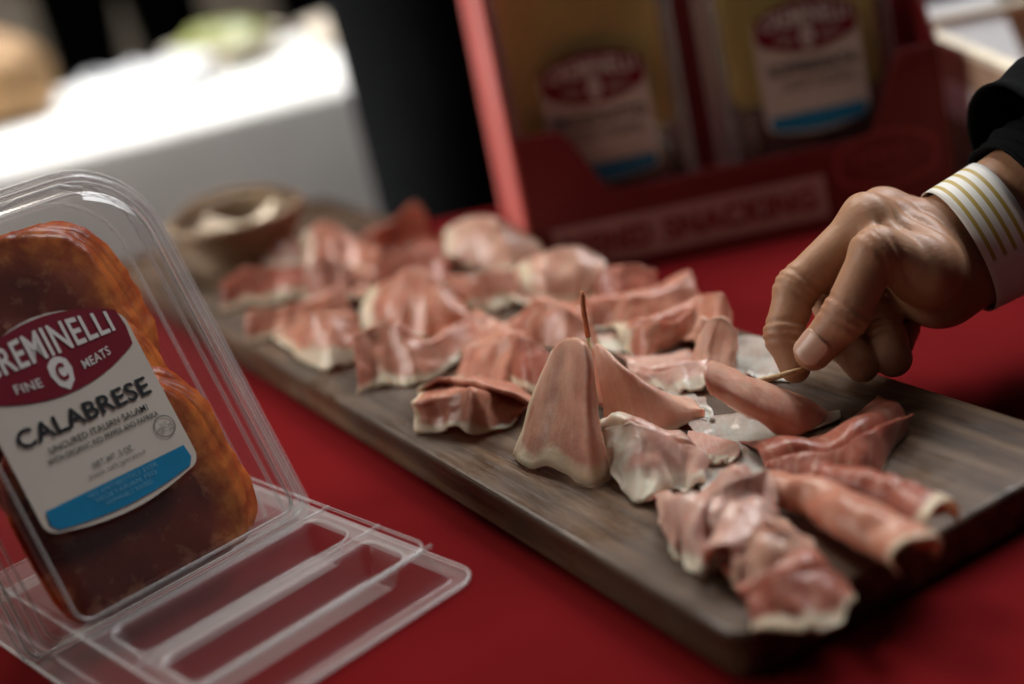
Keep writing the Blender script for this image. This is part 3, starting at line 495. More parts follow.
ham('long rolled ham rope at the near right of the board', tube_rows(*([(0.0786, 0.4566, 0.0265), (0.0896, 0.4453, 0.0265), (0.1004, 0.4201, 0.0285), (0.1083, 0.4003, 0.0275), (0.1126, 0.3875, 0.0285)], [0.0075, 0.0075, 0.0095, 0.0085, 0.0095]), sweep=(-30, 215), flatten=.85), M_PINK, 33, 0, fatr=.05, mid=False, ruffle=0, crumple=.0014)
ham('second ham roll lying behind the long rope', tube_rows(*([(0.1023, 0.4521, 0.026), (0.1119, 0.4379, 0.027), (0.1211, 0.4207, 0.0275), (0.1273, 0.4074, 0.027)], [0.007, 0.008, 0.0085, 0.008]), sweep=(-30, 215), flatten=.85), M_DEEP, 34, 0, fatr=.1, mid=False, ruffle=0, crumple=.0016)
ham('crumpled pale ham bundle at the near front of the board', [[(0.0372, 0.4665, 0.0192), (0.0464, 0.4635, 0.0192), (0.0552, 0.4583, 0.0192), (0.0626, 0.4597, 0.0192), (0.0726, 0.4624, 0.0192)], [(0.0405, 0.4445, 0.0263), (0.0497, 0.4415, 0.0347), (0.0585, 0.4363, 0.0362), (0.0659, 0.4377, 0.037), (0.0759, 0.4404, 0.0359)], [(0.0381, 0.4363, 0.0192), (0.045, 0.4237, 0.0192), (0.0523, 0.4168, 0.0192), (0.0616, 0.4173, 0.0192), (0.0694, 0.4211, 0.0192)]], M_PALE, 35, .15, ruffle=.005, waves=4, crumple=.003)
ham('upright curl of pale ham in the near front bundle', tube_rows(*([(0.0543, 0.4108, 0.026), (0.0612, 0.4212, 0.028), (0.0699, 0.4367, 0.028), (0.0764, 0.4536, 0.026)], [0.007, 0.009, 0.009, 0.007]), sweep=(-30, 215), flatten=.85), M_PALE, 36, .1, mid=False, ruffle=0, crumple=.002)
ham('blurred peach ham lump in front of the rolled rope', [[(0.0554, 0.4365, 0.0192), (0.0633, 0.4348, 0.0192), (0.0731, 0.4337, 0.0192), (0.0815, 0.4337, 0.0192)], [(0.0587, 0.4145, 0.0283), (0.0666, 0.4128, 0.0321), (0.0764, 0.4117, 0.0321), (0.0848, 0.4117, 0.0257)], [(0.0543, 0.4054, 0.0192), (0.0621, 0.3999, 0.0192), (0.0717, 0.3988, 0.0192), (0.0824, 0.4052, 0.0192)]], M_ROSE, 37, .08, ruffle=.003, crumple=.002, bulge=.0035)
ham('dark ham slice with a looping pale rim at the near corner of the board', [[(0.0551, 0.4095, 0.0192), (0.0647, 0.41, 0.0192), (0.0735, 0.4097, 0.0192), (0.0822, 0.4118, 0.0192), (0.0866, 0.4129, 0.0192)], [(0.0584, 0.3875, 0.0259), (0.068, 0.388, 0.03), (0.0768, 0.3877, 0.0297), (0.0855, 0.3898, 0.0273), (0.0899, 0.3909, 0.022)], [(0.056, 0.3777, 0.0192), (0.065, 0.3722, 0.0192), (0.0744, 0.3723, 0.0192), (0.0845, 0.378, 0.0192), (0.0903, 0.3868, 0.0192)]], M_DEEP, 38, .2, ruffle=.003, crumple=.0015)
# ------------------------------------------------------------------ toothpicks
def toothpick(label, a, b, stained, r=.0011):
    a = Vector(a); b = Vector(b); d = (b - a); L = d.length
    t = thing('toothpick', label, 'toothpick', a); t.rotation_mode = 'QUATERNION'; t.rotation_quaternion = d.to_track_quat('Z', 'Y')
    m = MB(); m.tube([(0, 0, 0), (0, 0, .004), (.0002, 0, L * .4), (-.0002, 0, L * .62)], [.0003, r, r, r], 8); m.build('shaft', M_PICK, t, True)
    m = MB(); m.tube([(-.0002, 0, L * .62), (.0003, 0, L * .85), (0, 0, L - .002), (0, 0, L)], [r, r, r * .95, r * .5], 8); m.build('tip', M_PICKTIP if stained else M_PICK, t, True)
    return t
toothpick('toothpick with a reddish tip standing upright in the ham cone', (0.0283, 0.5256, 0.0369), (0.0312, 0.5353, 0.0855), True)
toothpick('plain wooden toothpick held between thumb and finger', (0.0837, 0.5181, 0.0394), (0.1144, 0.526, 0.0377), False, .0013)
# ------------------------------------------------------------------ salami pack standing on its clear base
PA = math.radians(40); PU = Vector((math.cos(PA), math.sin(PA), 0)); PN = Vector((math.sin(PA), -math.cos(PA), 0))
PC = Vector((-0.033, 0.4769, 0)); TH = math.radians(27)
pk = thing('salami_package', 'clear plastic salami package with printed label propped up at the left front corner', 'food package', PC, (0, 0, PA))
# local frame of the package: x = along its width, -y = toward the front, z = up
def face(X, Y, Z):
    """face plane coordinates (X right, Y up the leaning front, Z out of it) to package local"""
    return Vector((X, .08 + Y * math.sin(TH) - Z * math.cos(TH), .016 + Y * math.cos(TH) + Z * math.sin(TH)))
def rrect(x0, x1, y0, y1, rt, rb, n=9):
    pts = []
    for cx, cy, r, a0 in ((x1 - rb, y0 + rb, rb, -90), (x1 - rt, y1 - rt, rt, 0), (x0 + rt, y1 - rt, rt, 90), (x0 + rb, y0 + rb, rb, 180)):
        for k in range(n):
            a = math.radians(a0 + 90 * k / (n - 1)); pts.append((cx + r * math.cos(a), cy + r * math.sin(a)))
    return pts
def shell(name, rings, mat, parent, beads=(), cap=True, br=.0008):
    m = MB(); k = len(rings[0][0]); v = []; f = []
    for pts, Z in rings: v += [face(x, y, Z) for x, y in pts]
    for r in range(len(rings) - 1):
        for i in range(k): f.append((r * k + i, r * k + (i + 1) % k, (r + 1) * k + (i + 1) % k, (r + 1) * k + i))
    if cap:
        pts, Z = rings[-1]; cx = sum(p[0] for p in pts) / k; cy = sum(p[1] for p in pts) / k
        prev = (len(rings) - 1) * k
        for s in (.6, .25):
            b = len(v); v += [face(cx + (x - cx) * s, cy + (y - cy) * s, Z) for x, y in pts]
            f += [(prev + i, prev + (i + 1) % k, b + (i + 1) % k, b + i) for i in range(k)]; prev = b
        v.append(face(cx, cy, Z)); f += [(prev + i, prev + (i + 1) % k, len(v) - 1) for i in range(k)]
    m.add(v, f, 0)
    for r in beads:
        pts, Z = rings[r]; m.tube([face(x, y, Z) for x, y in pts], br, 6, True, 1)
    return m.build(name, [mat, M_BEAD], parent, True)
x0, x1, yT = -.127, .0005, .1735
shell('front_shell', [(rrect(x0 - .003, x1 + .003, -.002, yT + .003, .036, .008), -.031), (rrect(x0, x1, 0, yT, .033, .006), -.031), (rrect(x0 + .0015, x1 - .002, .001, yT - .002, .032, .006), -.024),
                      (rrect(x0 + .004, x1 - .006, .002, yT - .005, .031, .006), -.0215), (rrect(x0 + .008, x1 - .015, .003, yT - .012, .028, .006), -.004), (rrect(x0 + .010, x1 - .019, .004, yT - .016, .026, .006), 0), (rrect(x0 + .02, x1 - .027, .008, yT - .024, .02, .006), .0002)],
      M_CLEAR, pk, (0, 1, 2, 3, 5))
shell('back_lid', [(rrect(x0 - .005, x1 - .003, -.003, yT + .004, .034, .008), -.034), (rrect(x0 - .002, x1 - .007, 0, yT + .002, .031, .006), -.035), (rrect(x0 + .004, x1 - .01, .003, yT - .004, .028, .006), -.047), (rrect(x0 + .012, x1 - .02, .008, yT - .012, .024, .006), -.049)],
      M_CLEAR, pk, (0, 1, 2))
m = MB()   # the snap tab at the top
m.tube([face(-.085, yT - .014, -.006), face(-.06, yT - .010, -.006), face(-.042, yT - .010, -.006), face(-.034, yT - .014, -.006)], .0016, 6); m.build('snap_tab', M_BEAD, pk, True)
def base_height(a, b):
    """clear base: low outer flange, raised tray with two long grooves"""
    d = min(a + .128, -a, b, .17 - b)
    h = .0012 + .0155 * sstep(.004, .011, d)
    for y0, y1 in ((.010, .036), (.045, .072)):
        g = sstep(0, .006, a + .112) * sstep(0, .006, -.018 - a) * sstep(0, .006, b - y0) * sstep(0, .006, y1 - b)
        h -= .0125 * g
    return h
na, nb = 110, 140; v = []; f = []
for i in range(na + 1):
    for j in range(nb + 1):
        a = -.132 + .136 * i / na; b = -.004 + .178 * j / nb
        v.append((a, b, base_height(a, b)))
for i in range(na):
    for j in range(nb):
        pa, pb = v[i * (nb + 1) + j][:2]; ex = max(0, pa + .0075 - .0, -.1205 - pa, 0); ey = max(0, .007 - pb, pb - .163)
        if ex * ex + ey * ey > .0105 ** 2: continue
        f.append((i * (nb + 1) + j, (i + 1) * (nb + 1) + j, (i + 1) * (nb + 1) + j + 1, i * (nb + 1) + j + 1))
m = MB(); m.add(v, f, 0)
def bead(pts, r=.0009, closed=False): m.tube(pts, r, 6, closed, 1)
bead([(x, y, .002) for x, y in rrect(-.131, .003, -.003, .173, .01, .01)], .0011, True)
for y in (.0085, .0405, .074): bead([(-.118 + .11 * k / 12, y, .0168 ) for k in range(13)], .0010)
for y0, y1 in ((.010, .036), (.045, .072)):
    bead([(x, y, .0168) for x, y in rrect(-.113, -.017, y0 - .001, y1 + .001, .008, .008)], .0006, True)
bead([(x, y, .0168) for x, y in rrect(-.1195, -.0085, .0085, .16, .008, .008)], .0008, True)
m.build('base_tray', [M_CLEARBASE, M_BASEBEAD], pk, True)
make_label(pk, -.0797, .0335, .0335, .083, 'CALABRESE', True, lambda x, y, z: face(x, y, .0012 + z))
# slices inside
def salami_mat():
    m, nt, ns, lk, bs = newmat('cured_salami')
    at = ns.new('ShaderNodeAttribute'); at.attribute_name = 'rim'
    n1 = tex(ns, lk, 130, detail=3); n2 = tex(ns, lk, 28, detail=4)
    vo = ns.new('ShaderNodeTexVoronoi'); vo.inputs['Scale'].default_value = 150; lk.new(n1.inputs[0].links[0].from_socket, vo.inputs['Vector'])
    base = ramp(ns, lk, n2.outputs[0], [(.3, (.15, .018, .01)), (.55, (.28, .04, .018)), (.75, (.38, .09, .035))])
    spk = ramp(ns, lk, n1.outputs[0], [(.55, (0, 0, 0)), (.64, (1, 1, 1))])
    ml = ns.new('ShaderNodeMath'); ml.operation = 'MULTIPLY'; ml.inputs[1].default_value = .45; lk.new(spk.outputs[0], ml.inputs[0])
    c1 = mix(ns, lk, ml.outputs[0], base.outputs[0], (.62, .26, .13))
    rr = ramp(ns, lk, at.outputs['Fac'], [(.38, (0, 0, 0)), (.85, (1, 1, 1))])
    rc_ = ramp(ns, lk, n1.outputs[0], [(.35, (.5, .09, .012)), (.65, (.85, .28, .045))])  # orange of light coming through the slice edges, painted in
    c2 = mix(ns, lk, rr.outputs[0], c1, rc_.outputs[0])
    dots = ramp(ns, lk, vo.outputs['Distance'], [(.06, (.02, .01, .005)), (.09, (1, 1, 1))])
    lk.new(c2, bs.inputs['Base Color']); bs.inputs['Roughness'].default_value = .26
    bs.inputs['Subsurface Weight'].default_value = .3; bs.inputs['Subsurface Scale'].default_value = .004
    bump(ns, lk, bs, n1.outputs[0], .4, .0012)
    tl = ns.new('ShaderNodeBsdfTranslucent'); lk.new(c2, tl.inputs[0]); ms = ns.new('ShaderNodeMixShader'); ms.inputs[0].default_value = .5
    lk.new(bs.outputs[0], ms.inputs[1]); lk.new(tl.outputs[0], ms.inputs[2]); lk.new(ms.outputs[0], ns['Material Output'].inputs[0]); return m
M_SAL = salami_mat()
def salami(label, cx, cy, r, z, seed, group, bendx=.0, name='salami_slice', mp=None, mat=None, lim=(-.119, -.019, .002, .157), sq=2.0):
    mp = mp or (lambda X, Y, Z: PM @ face(X, Y, Z)); R = random.Random(seed); off = Vector((seed * 1.7, seed * .9, 0))
    nr, ns_ = 14, 84; V = []; rim = []
    for i in range(nr + 1):
        q = i / nr
        for j in range(ns_):
            a = 2 * PI * j / ns_; ca, sa = math.cos(a), math.sin(a)
            rr = r * q * (1 + .07 * noise.noise(Vector((ca * 1.2, sa * 1.2, seed * 3.1))) + .03 * q * noise.noise(Vector((ca * 7, sa * 7, seed * 2.3))) + .012 * q * noise.noise(Vector((ca * 20, sa * 20, seed))))
            e = (abs(ca) ** sq + abs(sa) ** sq) ** (-1 / sq); x = cx + rr * ca * e; y = cy + rr * sa * e
            x = min(max(x, lim[0] + .002 * ca), lim[1] + .002 * ca); y = min(max(y, lim[2]), lim[3])
            zz = z + .0030 * noise.noise(Vector((x * 48, y * 48, z // .0075))) + .0002 * q * q * math.sin(a * 5 + seed) - bendx * ((x - cx) / r) ** 2
            V.append(mp(x, y, zz)); rim.append(q ** 2 * (.5 + .6 * sstep(-.2, .9, ca * .9 + sa * .45)) + .15 * noise.noise(Vector((x * 90, y * 90, seed))))  # rim mask stronger to the upper right: backlight glow put into the colour
    f = [(0 + j, (j + 1) % ns_, ns_ + (j + 1) % ns_, ns_ + j) for j in range(ns_)]
    for i in range(1, nr):
        for j in range(ns_): f.append((i * ns_ + j, i * ns_ + (j + 1) % ns_, (i + 1) * ns_ + (j + 1) % ns_, (i + 1) * ns_ + j))
    org = sum(V, Vector()) / len(V)
    o = mesh(name, [p - org for p in V], f, mat or M_SAL, None, True, None, {'rim': rim}); o.location = org
    sm = o.modifiers.new('thick', 'SOLIDIFY'); sm.thickness = .001; sm.offset = 0
    return tag(o, label, 'salami slice', group)
PM = Matrix.Translation(PC) @ Matrix.Rotation(PA, 4, 'Z')
G3 = 'salami slices inside the clear package'
for g, (cx, cy, r, zf, nm) in enumerate(((-.0715, .112, .044, -.0210, 'upper'), (-.0755, .070, .0405, -.0130, 'middle'), (-.0735, .038, .0435, -.0050, 'lower'))):
    for k in range(5):
        lb = {'upper': 'brick-red salami slice in the upper stack showing above the label', 'middle': 'salami slice with a backlit orange rim in the middle stack beside the label', 'lower': 'dark red salami slice in the lower stack showing below the label'}[nm]
        salami(lb, cx + .0022 * k - .004, cy + .0012 * k - .001, r, zf - .0015 * k, g * 7 + k + 1, nm + ' stack of salami slices in the clear package', .0012, sq=3.1)
# ------------------------------------------------------------------ display box with two packs
BYAW = math.radians(3); BO = Vector((.0235, .80, 0)); SH = .16
bx = thing('display_box', 'dark red cardboard display box with two snack packs and a printed front lip', 'display box', BO, (0, 0, BYAW))
BWD, BDP, BHT = .255, .188, .27
def bl(p): return (p[0], p[1] + SH * p[2], p[2])           # the whole box leans back
def card(name, outline, y, th, mat, inner=None):
    """a card panel in the x-z plane with the given outline, extruded in y"""
    n = len(outline)
    v = [(x, y, z) for x, z in outline] + [(x, y + th, z) for x, z in outline]
    f = [tuple(range(n)), tuple(range(n, 2 * n))[::-1]] + [(i, n + i, n + (i + 1) % n, (i + 1) % n) for i in range(n)]
    o = mesh(name, [bl(p) for p in v], f, mat, bx, False); return o
cut = [(0, 0), (BWD, 0), (BWD, .094)]
for k in range(9):
    t = k / 8; cut.append((BWD - .018 - .03 * t, .094 - .046 * sstep(0, 1, t)))
for k in range(9):
    t = k / 8; cut.append((.055 - .03 * t, .048 + .040 * sstep(0, 1, t)))
cut.append((0, .088))
card('front_panel', cut, 0, .002, M_REDCARD)
m = MB(); m.box((-.0022, 0, 0), (-.0002, BDP, BHT)); m.build('side_panel', M_REDCARD_LIT, bx, fn=bl)
side = [(0, .098), (.02, .13), (.05, .2), (.07, BHT), (BDP, BHT), (BDP, 0), (0, 0)]
v = [(BWD + .0002, y, z) for y, z in side] + [(BWD + .0022, y, z) for y, z in side]; n = len(side)
mesh('side_panel', [bl(p) for p in v], [tuple(range(n)), tuple(range(n, 2 * n))[::-1]] + [(i, n + i, n + (i + 1) % n, (i + 1) % n) for i in range(n)], M_REDCARD, bx, False)
m = MB(); m.box((0, BDP - .002, 0), (BWD, BDP, BHT)); m.build('back_panel', M_REDCARD, bx, fn=bl)
m = MB(); m.box((0, .002, .0005), (BWD, BDP - .002, .002)); m.build('bottom_panel', M_REDCARD, bx, fn=bl)
m = MB(); m.box((.012, -.0006, .0075), (.178, -.0001, .0325)); st = m.build('print_strip', M_STRIP, bx, fn=bl)
st['label'] = 'pale pink strip with red lettering'
lm = MB()
for s, a, b in (('REFINED', .018, .07), ('SNACKING', .078, .171)):
    v, f = letter_mesh(s, a, b, .013, .027, None, .035); lm.add([(x, -.0009, z) for x, z, _ in v], f)
lm.build('lettering', M_REDINK, st, fn=bl)
em = MB(); e = barrel(.217, .034, .031, .017, .009); e2 = barrel(.217, .034, .028, .0148, .0072)
em.add([(x, -.0006, z) for x, z in e] + [(x, -.0006, z) for x, z in e2], [(i, (i + 1) % len(e), len(e) + (i + 1) % len(e), len(e) + i) for i in range(len(e))])
v, f = letter_mesh('CREMINELLI', .193, .241, .032, .042, None, .01); em.add([(x, -.0008, z) for x, z, _ in v], f)
v, f = letter_mesh('FINE MEATS', .2, .234, .025, .029, None, .01); em.add([(x, -.0008, z) for x, z, _ in v], f)
em.build('printed_emblem', M_FAINTINK, bx, fn=bl)
BM = Matrix.Translation(BO) @ Matrix.Rotation(BYAW, 4, 'Z')
M_MEAT = plain('cured_meat_dark', (.13, .035, .03), .45, .35, 60, .2, .001)
def snack_pack(label, xc, zc, seed, title):
    """clear tray with cheese above and cured meat below; local: x across, z up, y into the box"""
    t = thing('snack_package', label, 'food package', BM @ Vector(bl((xc, .02, .004))), (0, 0, BYAW), 'snack packs in the display box')
    w, h = .058, .185
    pl = lambda p: (p[0], p[1] + SH * p[2], p[2])
    m = MB(); k = 0; v = []; f = []
    rings = [(0, .03), (0, .028), (.003, .026), (.005, .004), (.008, .001), (.02, 0)]
    for ins, y in rings:
        pts = rrect(-w + ins, w - ins, ins, h - ins, .018, .012, 6); k = len(pts); v += [(x, y, z) for x, z in pts]
    for r_ in range(len(rings) - 1):
        for i in range(k): f.append((r_ * k + i, r_ * k + (i + 1) % k, (r_ + 1) * k + (i + 1) % k, (r_ + 1) * k + i))
    f.append(tuple((len(rings) - 1) * k + i for i in range(k)))
    m.add(v, f, 0)
    for r_ in (0, 3): m.tube([v[r_ * k + i] for i in range(k)], .0009, 6, True, 1)
    m.build('clear_tray', [M_CLEAR, M_BEAD], t, True, fn=pl)
    m = MB(); m.box((-w, .030, 0), (w, .0308, h)); m.build('backing_film', M_BEAD, t, fn=pl)
    make_label(t, 0, zc, .0325, .079, title, False, lambda x, y, z: pl((x, -.0012 - z * 2, y)))
    T = Matrix.Translation(t.location) @ Matrix.Rotation(BYAW, 4, 'Z')
    for q in range(3):       # cheese slices
        pts = rrect(-.047 + .002 * q, .046 - .001 * q, .068 + .004 * q, .176 - .003 * q, .008, .008, 4); n = len(pts)
        y = .009 + .0055 * q; vv = [T @ Vector(pl((x, y, z))) for x, z in pts] + [T @ Vector(pl((x, y + .0035, z))) for x, z in pts]
        og = sum(vv, Vector()) / len(vv)
        o = mesh('cheese_slice', [p - og for p in vv], [tuple(range(n)), tuple(range(n, 2 * n))[::-1]] + [(i, n + i, n + (i + 1) % n, (i + 1) % n) for i in range(n)], M_CHEESE, None, False)
        o.location = og; tag(o, 'yellow cheese slice in the %s snack pack' % seed, 'cheese slice', 'cheese slices in the %s snack pack' % seed)
    for q in range(4):
        salami('dark cured meat slice at the bottom of the %s snack pack' % seed, -.024 + .016 * q, .036 + .003 * (q % 2), .027, 0, 40 + q, 'meat slices in the %s snack pack' % seed,
               0, 'meat_slice', lambda X, Y, Z, q=q: T @ Vector(pl((X, .0085 + .0045 * q + Z, Y))), M_MEAT, (-.048, .048, .008, .066))
snack_pack('left snack pack of cheese and cured meat in the red display box', 0.055, .044, 'left', 'PROSCIUTTO')
snack_pack('right snack pack of cheese and cured meat in the red display box', 0.186, .049, 'right', 'SOPPRESSATA')

# ------------------------------------------------------------------ kraft carton at the right
ct = thing('kraft_carton', 'open brown cardboard carton at the right behind the hand', 'carton', (.297, .70, 0))
CW, CD, CH = .24, .25, .082
for nm, a, b in (('wall_panel', (0, 0, 0), (.005, CD, CH)), ('wall_panel', (CW - .005, 0, 0), (CW, CD, CH)), ('wall_panel', (.005, 0, 0), (CW - .005, .005, CH)), ('wall_panel', (.005, CD - .005, 0), (CW - .005, CD, CH)), ('bottom_panel', (.005, .005, .0005), (CW - .005, CD - .005, .004))):
    m = MB(); m.box(a, b); m.build(nm, M_KRAFT, ct)
m = MB()
for a, b in (((-.001, -.001, CH), (.009, CD + .001, CH + .004)), ((CW - .009, -.001, CH), (CW + .001, CD + .001, CH + .004)), ((.009, -.001, CH), (CW - .009, .009, CH + .004)), ((.009, CD - .009, CH), (CW - .009, CD + .001, CH + .004))): m.box(a, b)
o = m.build('rim', M_KRAFTEDGE, ct); o['label'] = 'pale folded rim of the carton'
m = MB(); m.box((-.0008, .12, .04), (-.0002, .17, .062)); m.build('sticker', M_PAPER, ct)
def small_pack(label, loc, rot):
    t = thing('food_packet', label, 'food packet', loc, rot)
    m = MB(); m.box((0, 0, 0), (.09, .012, .085)); o = m.build('wrapper', M_REDCARD_LIT, t); bevel(o, .004, 2)
    m = MB(); m.box((0, -.0004, .055), (.09, 0, .08)); m.build('stripe', M_BLUE, t)
    m = MB(); m.box((.002, -.0004, .006), (.088, 0, .05)); o = m.build('badge', M_BADGE, t)
    lm = MB(); v, f = letter_mesh('CREMINELLI', .012, .078, .02, .036, None, .02); lm.add([(x, -.0008, z) for x, z, _ in v], f); lm.build('lettering', M_WHITEINK, o)
small_pack('small packet with a blue stripe and red badge in the brown carton', (.372, .79, .006), (math.radians(-12), 0, math.radians(-14)))
pc = thing('paper_card', 'white paper card standing at the back of the brown carton', 'paper card', (.304, .858, .006), (math.radians(-48), 0, 0))
m = MB(); m.box((0, 0, 0), (.06, .002, .13)); m.build('sheet', M_PAPER, pc)

# ------------------------------------------------------------------ basket at the far end of the board
bk = thing('wicker_basket', 'small brown wicker basket at the far left end of the board', 'basket', (-.164, .925, BOARD_TOP + .0005)); bk.scale = (.84, .84, .8)
m = MB()
for k in range(9):
    z = .002 + .0042 * k; r = .034 + .016 * k / 8; m.tube([((r + .0012 * math.sin(14 * a + PI * (k % 2))) * math.cos(a), (r + .0012 * math.sin(14 * a + PI * (k % 2))) * math.sin(a), z) for a in [2 * PI * i / 70 for i in range(70)]], .0024, 6, True)
m.build('woven_wall', M_WICKER, bk, True)
m = MB(); m.tube([(.052 * math.cos(a), .052 * math.sin(a), .0395) for a in [2 * PI * i / 48 for i in range(48)]], .0038, 8, True); m.build('rim', M_WICKER, bk, True)
v, f = fan([(.033 * math.cos(2 * PI * i / 30), .033 * math.sin(2 * PI * i / 30)) for i in range(30)], .001); mesh('base', v, f, M_WICKER, bk, False)
m = MB(); m.tube([(.05 * math.cos(a), .008, .036 + .022 * math.sin(a)) for a in [PI * i / 20 for i in range(21)]], .003, 7); m.build('handle', M_WICKER, bk, True)
def loaf(name, label, loc, size, mat, seed, cat, rot=0, amp=.18):
    bm = bmesh.new(); bmesh.ops.create_icosphere(bm, subdivisions=4, radius=1)
    for q in bm.verts:
        c = q.co.copy(); s = 1 + amp * noise.noise(c * 1.6 + Vector((seed, 0, 0))) + amp * .4 * noise.noise(c * 5 + Vector((0, seed, 0)))
        q.co = Vector((c.x * s * size[0], c.y * s * size[1], max(c.z, -.6) * s * size[2] + .6 * size[2]))
    me = bpy.data.meshes.new(name); bm.to_mesh(me); bm.free(); me.materials.append(mat)
    me.polygons.foreach_set('use_smooth', [True] * len(me.polygons))
    o = link(bpy.data.objects.new(name, me)); o.location = loc; o.rotation_euler.z = rot; return tag(o, label, cat)
v = []; f = []
for i in range(13):
    for j in range(13):
        x = -.024 + .004 * i; y = -.024 + .004 * j; v.append((x, y, .016 + .5 * abs(x) * abs(x) / .03 + .004 * noise.noise(Vector((x * 60, y * 60, 1)))))
for i in range(12):
    for j in range(12): f.append((i * 13 + j, i * 13 + j + 1, i * 13 + j + 14, i * 13 + j + 13)[::-1])
o = mesh('paper_napkin', v, f, M_KRAFTEDGE); o.location = (-.164, .925, BOARD_TOP + .004); tag(o, 'tan paper napkin inside the wicker basket', 'napkin')

# ------------------------------------------------------------------ things on the white table
loaf('bread_loaf', 'round brown loaf on the white table at the far left', (-.63, 1.9, .012), (.11, .1, .065), M_BREAD, 3, 'bread')
def crumpled_bag(label, loc, w, d, h, seed, rot):
    t = thing('paper_bag', label, 'paper bag', loc, (0, 0, rot)); v = []; f = []; n = 40; q = 14
    for j in range(q + 1):
        z = h * j / q
        for i in range(n):
            a = 2 * PI * i / n; c, s = math.cos(a), math.sin(a); e = 1 / max(abs(c), abs(s)) ** .8
            k = 1 + .12 * noise.noise(Vector((c * 2, s * 2, z * 18 + seed)))
            fl_ = 1 - .35 * (z / h) ** 2
            v.append((c * e * w * k, s * e * d * k * fl_, z + .015 * (j == q) * noise.noise(Vector((c * 4, s * 4, seed)))))
    for j in range(q):
        for i in range(n): f.append((j * n + i, j * n + (i + 1) % n, (j + 1) * n + (i + 1) % n, (j + 1) * n + i))
    f.append(tuple(range(n))[::-1]); mesh('bag_body', v, f, M_PAPER, t)
crumpled_bag('crumpled bright white paper bag on the white table', (-.395, 1.86, .001), .08, .06, .04, 2, .3)
def bowl(name, label, loc, R, H, mat):
    t = thing(name, label, 'bowl', loc); prof = [(.45 * R, 0), (.8 * R, .35 * H), (R, H), (.96 * R, H), (.76 * R, .4 * H), (.4 * R, .08 * H), (0.001, .08 * H)]
    v = []; f = []; n = 36
    for r, z in prof: v += [(r * math.cos(2 * PI * i / n), r * math.sin(2 * PI * i / n), z) for i in range(n)]
    for j in range(len(prof) - 1):
        for i in range(n): f.append((j * n + i, j * n + (i + 1) % n, (j + 1) * n + (i + 1) % n, (j + 1) * n + i))
    f.append(tuple(range(n))[::-1]); mesh('bowl_body', v, f, mat, t); return t
bowl('serving_bowl', 'shallow beige bowl of greens on the white table', (-.315, 2.03, .001), .085, .035, M_CERAMIC)
o = loaf('salad', 'olive green salad heaped in the beige bowl', (-.315, 2.03, .012), (.068, .068, .028), M_GREENS, 5, 'salad', amp=.3)
o['kind'] = 'stuff'
bowl('white_bowl', 'tall pale bowl at the right end of the white table', (-.15, 2.03, .001), .06, .035, M_CERAMIC)

# ------------------------------------------------------------------ people (implicit surfaces turned into one mesh each)
def surface_nets(fn, lo, hi, h):
    xs = [np.arange(lo[k], hi[k] + h, h, dtype=np.float32) for k in range(3)]
    X, Y, Z = np.meshgrid(*xs, indexing='ij'); d = fn(X, Y, Z); s = d < 0
    nx, ny, nz = d.shape; cs = np.zeros((nx - 1, ny - 1, nz - 1), np.int8)
    for a in (0, 1):
        for b in (0, 1):
            for c in (0, 1): cs += s[a:nx - 1 + a, b:ny - 1 + b, c:nz - 1 + c]
    act = (cs > 0) & (cs < 8); idx = -np.ones(act.shape, np.int64); I = np.argwhere(act); idx[act] = np.arange(len(I))
    acc = np.zeros((len(I), 3)); cnt = np.zeros(len(I)); corner = [(a, b, c) for a in (0, 1) for b in (0, 1) for c in (0, 1)]
    for p in corner:
        for ax in range(3):
            if p[ax]: continue
            q = list(p); q[ax] = 1
            A = d[I[:, 0] + p[0], I[:, 1] + p[1], I[:, 2] + p[2]]; B = d[I[:, 0] + q[0], I[:, 1] + q[1], I[:, 2] + q[2]]
            m = (A < 0) != (B < 0); t = np.where(m, A / np.where(m, A - B, 1), 0)
            pos = np.tile(np.array(p, float), (len(I), 1)); pos[:, ax] += t
            acc[m] += pos[m]; cnt[m] += 1
    V = (I + acc / cnt[:, None]) * h + np.array(lo); F = []
    for ax in range(3):
        o1, o2 = [k for k in range(3) if k != ax]
        sl0 = [slice(1, -1)] * 3; sl1 = [slice(1, -1)] * 3; sl0[ax] = slice(0, -1); sl1[ax] = slice(1, None)
        e = s[tuple(sl0)] != s[tuple(sl1)]; K = np.argwhere(e); off = np.array([1, 1, 1]); off[ax] = 0; K = K + off
        fl_ = s[K[:, 0], K[:, 1], K[:, 2]]
        def at(da, db):
            k = K.copy(); k[:, o1] -= da; k[:, o2] -= db; return idx[k[:, 0], k[:, 1], k[:, 2]]
        q = np.stack([at(1, 1), at(0, 1), at(0, 0), at(1, 0)], 1)
        if ax == 1: fl_ = ~fl_
        q[~fl_] = q[~fl_][:, ::-1]; F.append(q)
    F = np.concatenate(F); F = F[(F >= 0).all(1)]
    return V, F
def capsule(X, Y, Z, a, b, ra, rb):
    ab = [b[k] - a[k] for k in range(3)]; L = sum(q * q for q in ab) + 1e-12
    t = np.clip(((X - a[0]) * ab[0] + (Y - a[1]) * ab[1] + (Z - a[2]) * ab[2]) / L, 0, 1)
    return np.sqrt((X - a[0] - t * ab[0]) ** 2 + (Y - a[1] - t * ab[1]) ** 2 + (Z - a[2] - t * ab[2]) ** 2) - (ra + (rb - ra) * t)
def smin(a, b, k):
    h = np.clip(.5 + .5 * (b - a) / k, 0, 1); return b + (a - b) * h - k * h * (1 - h)
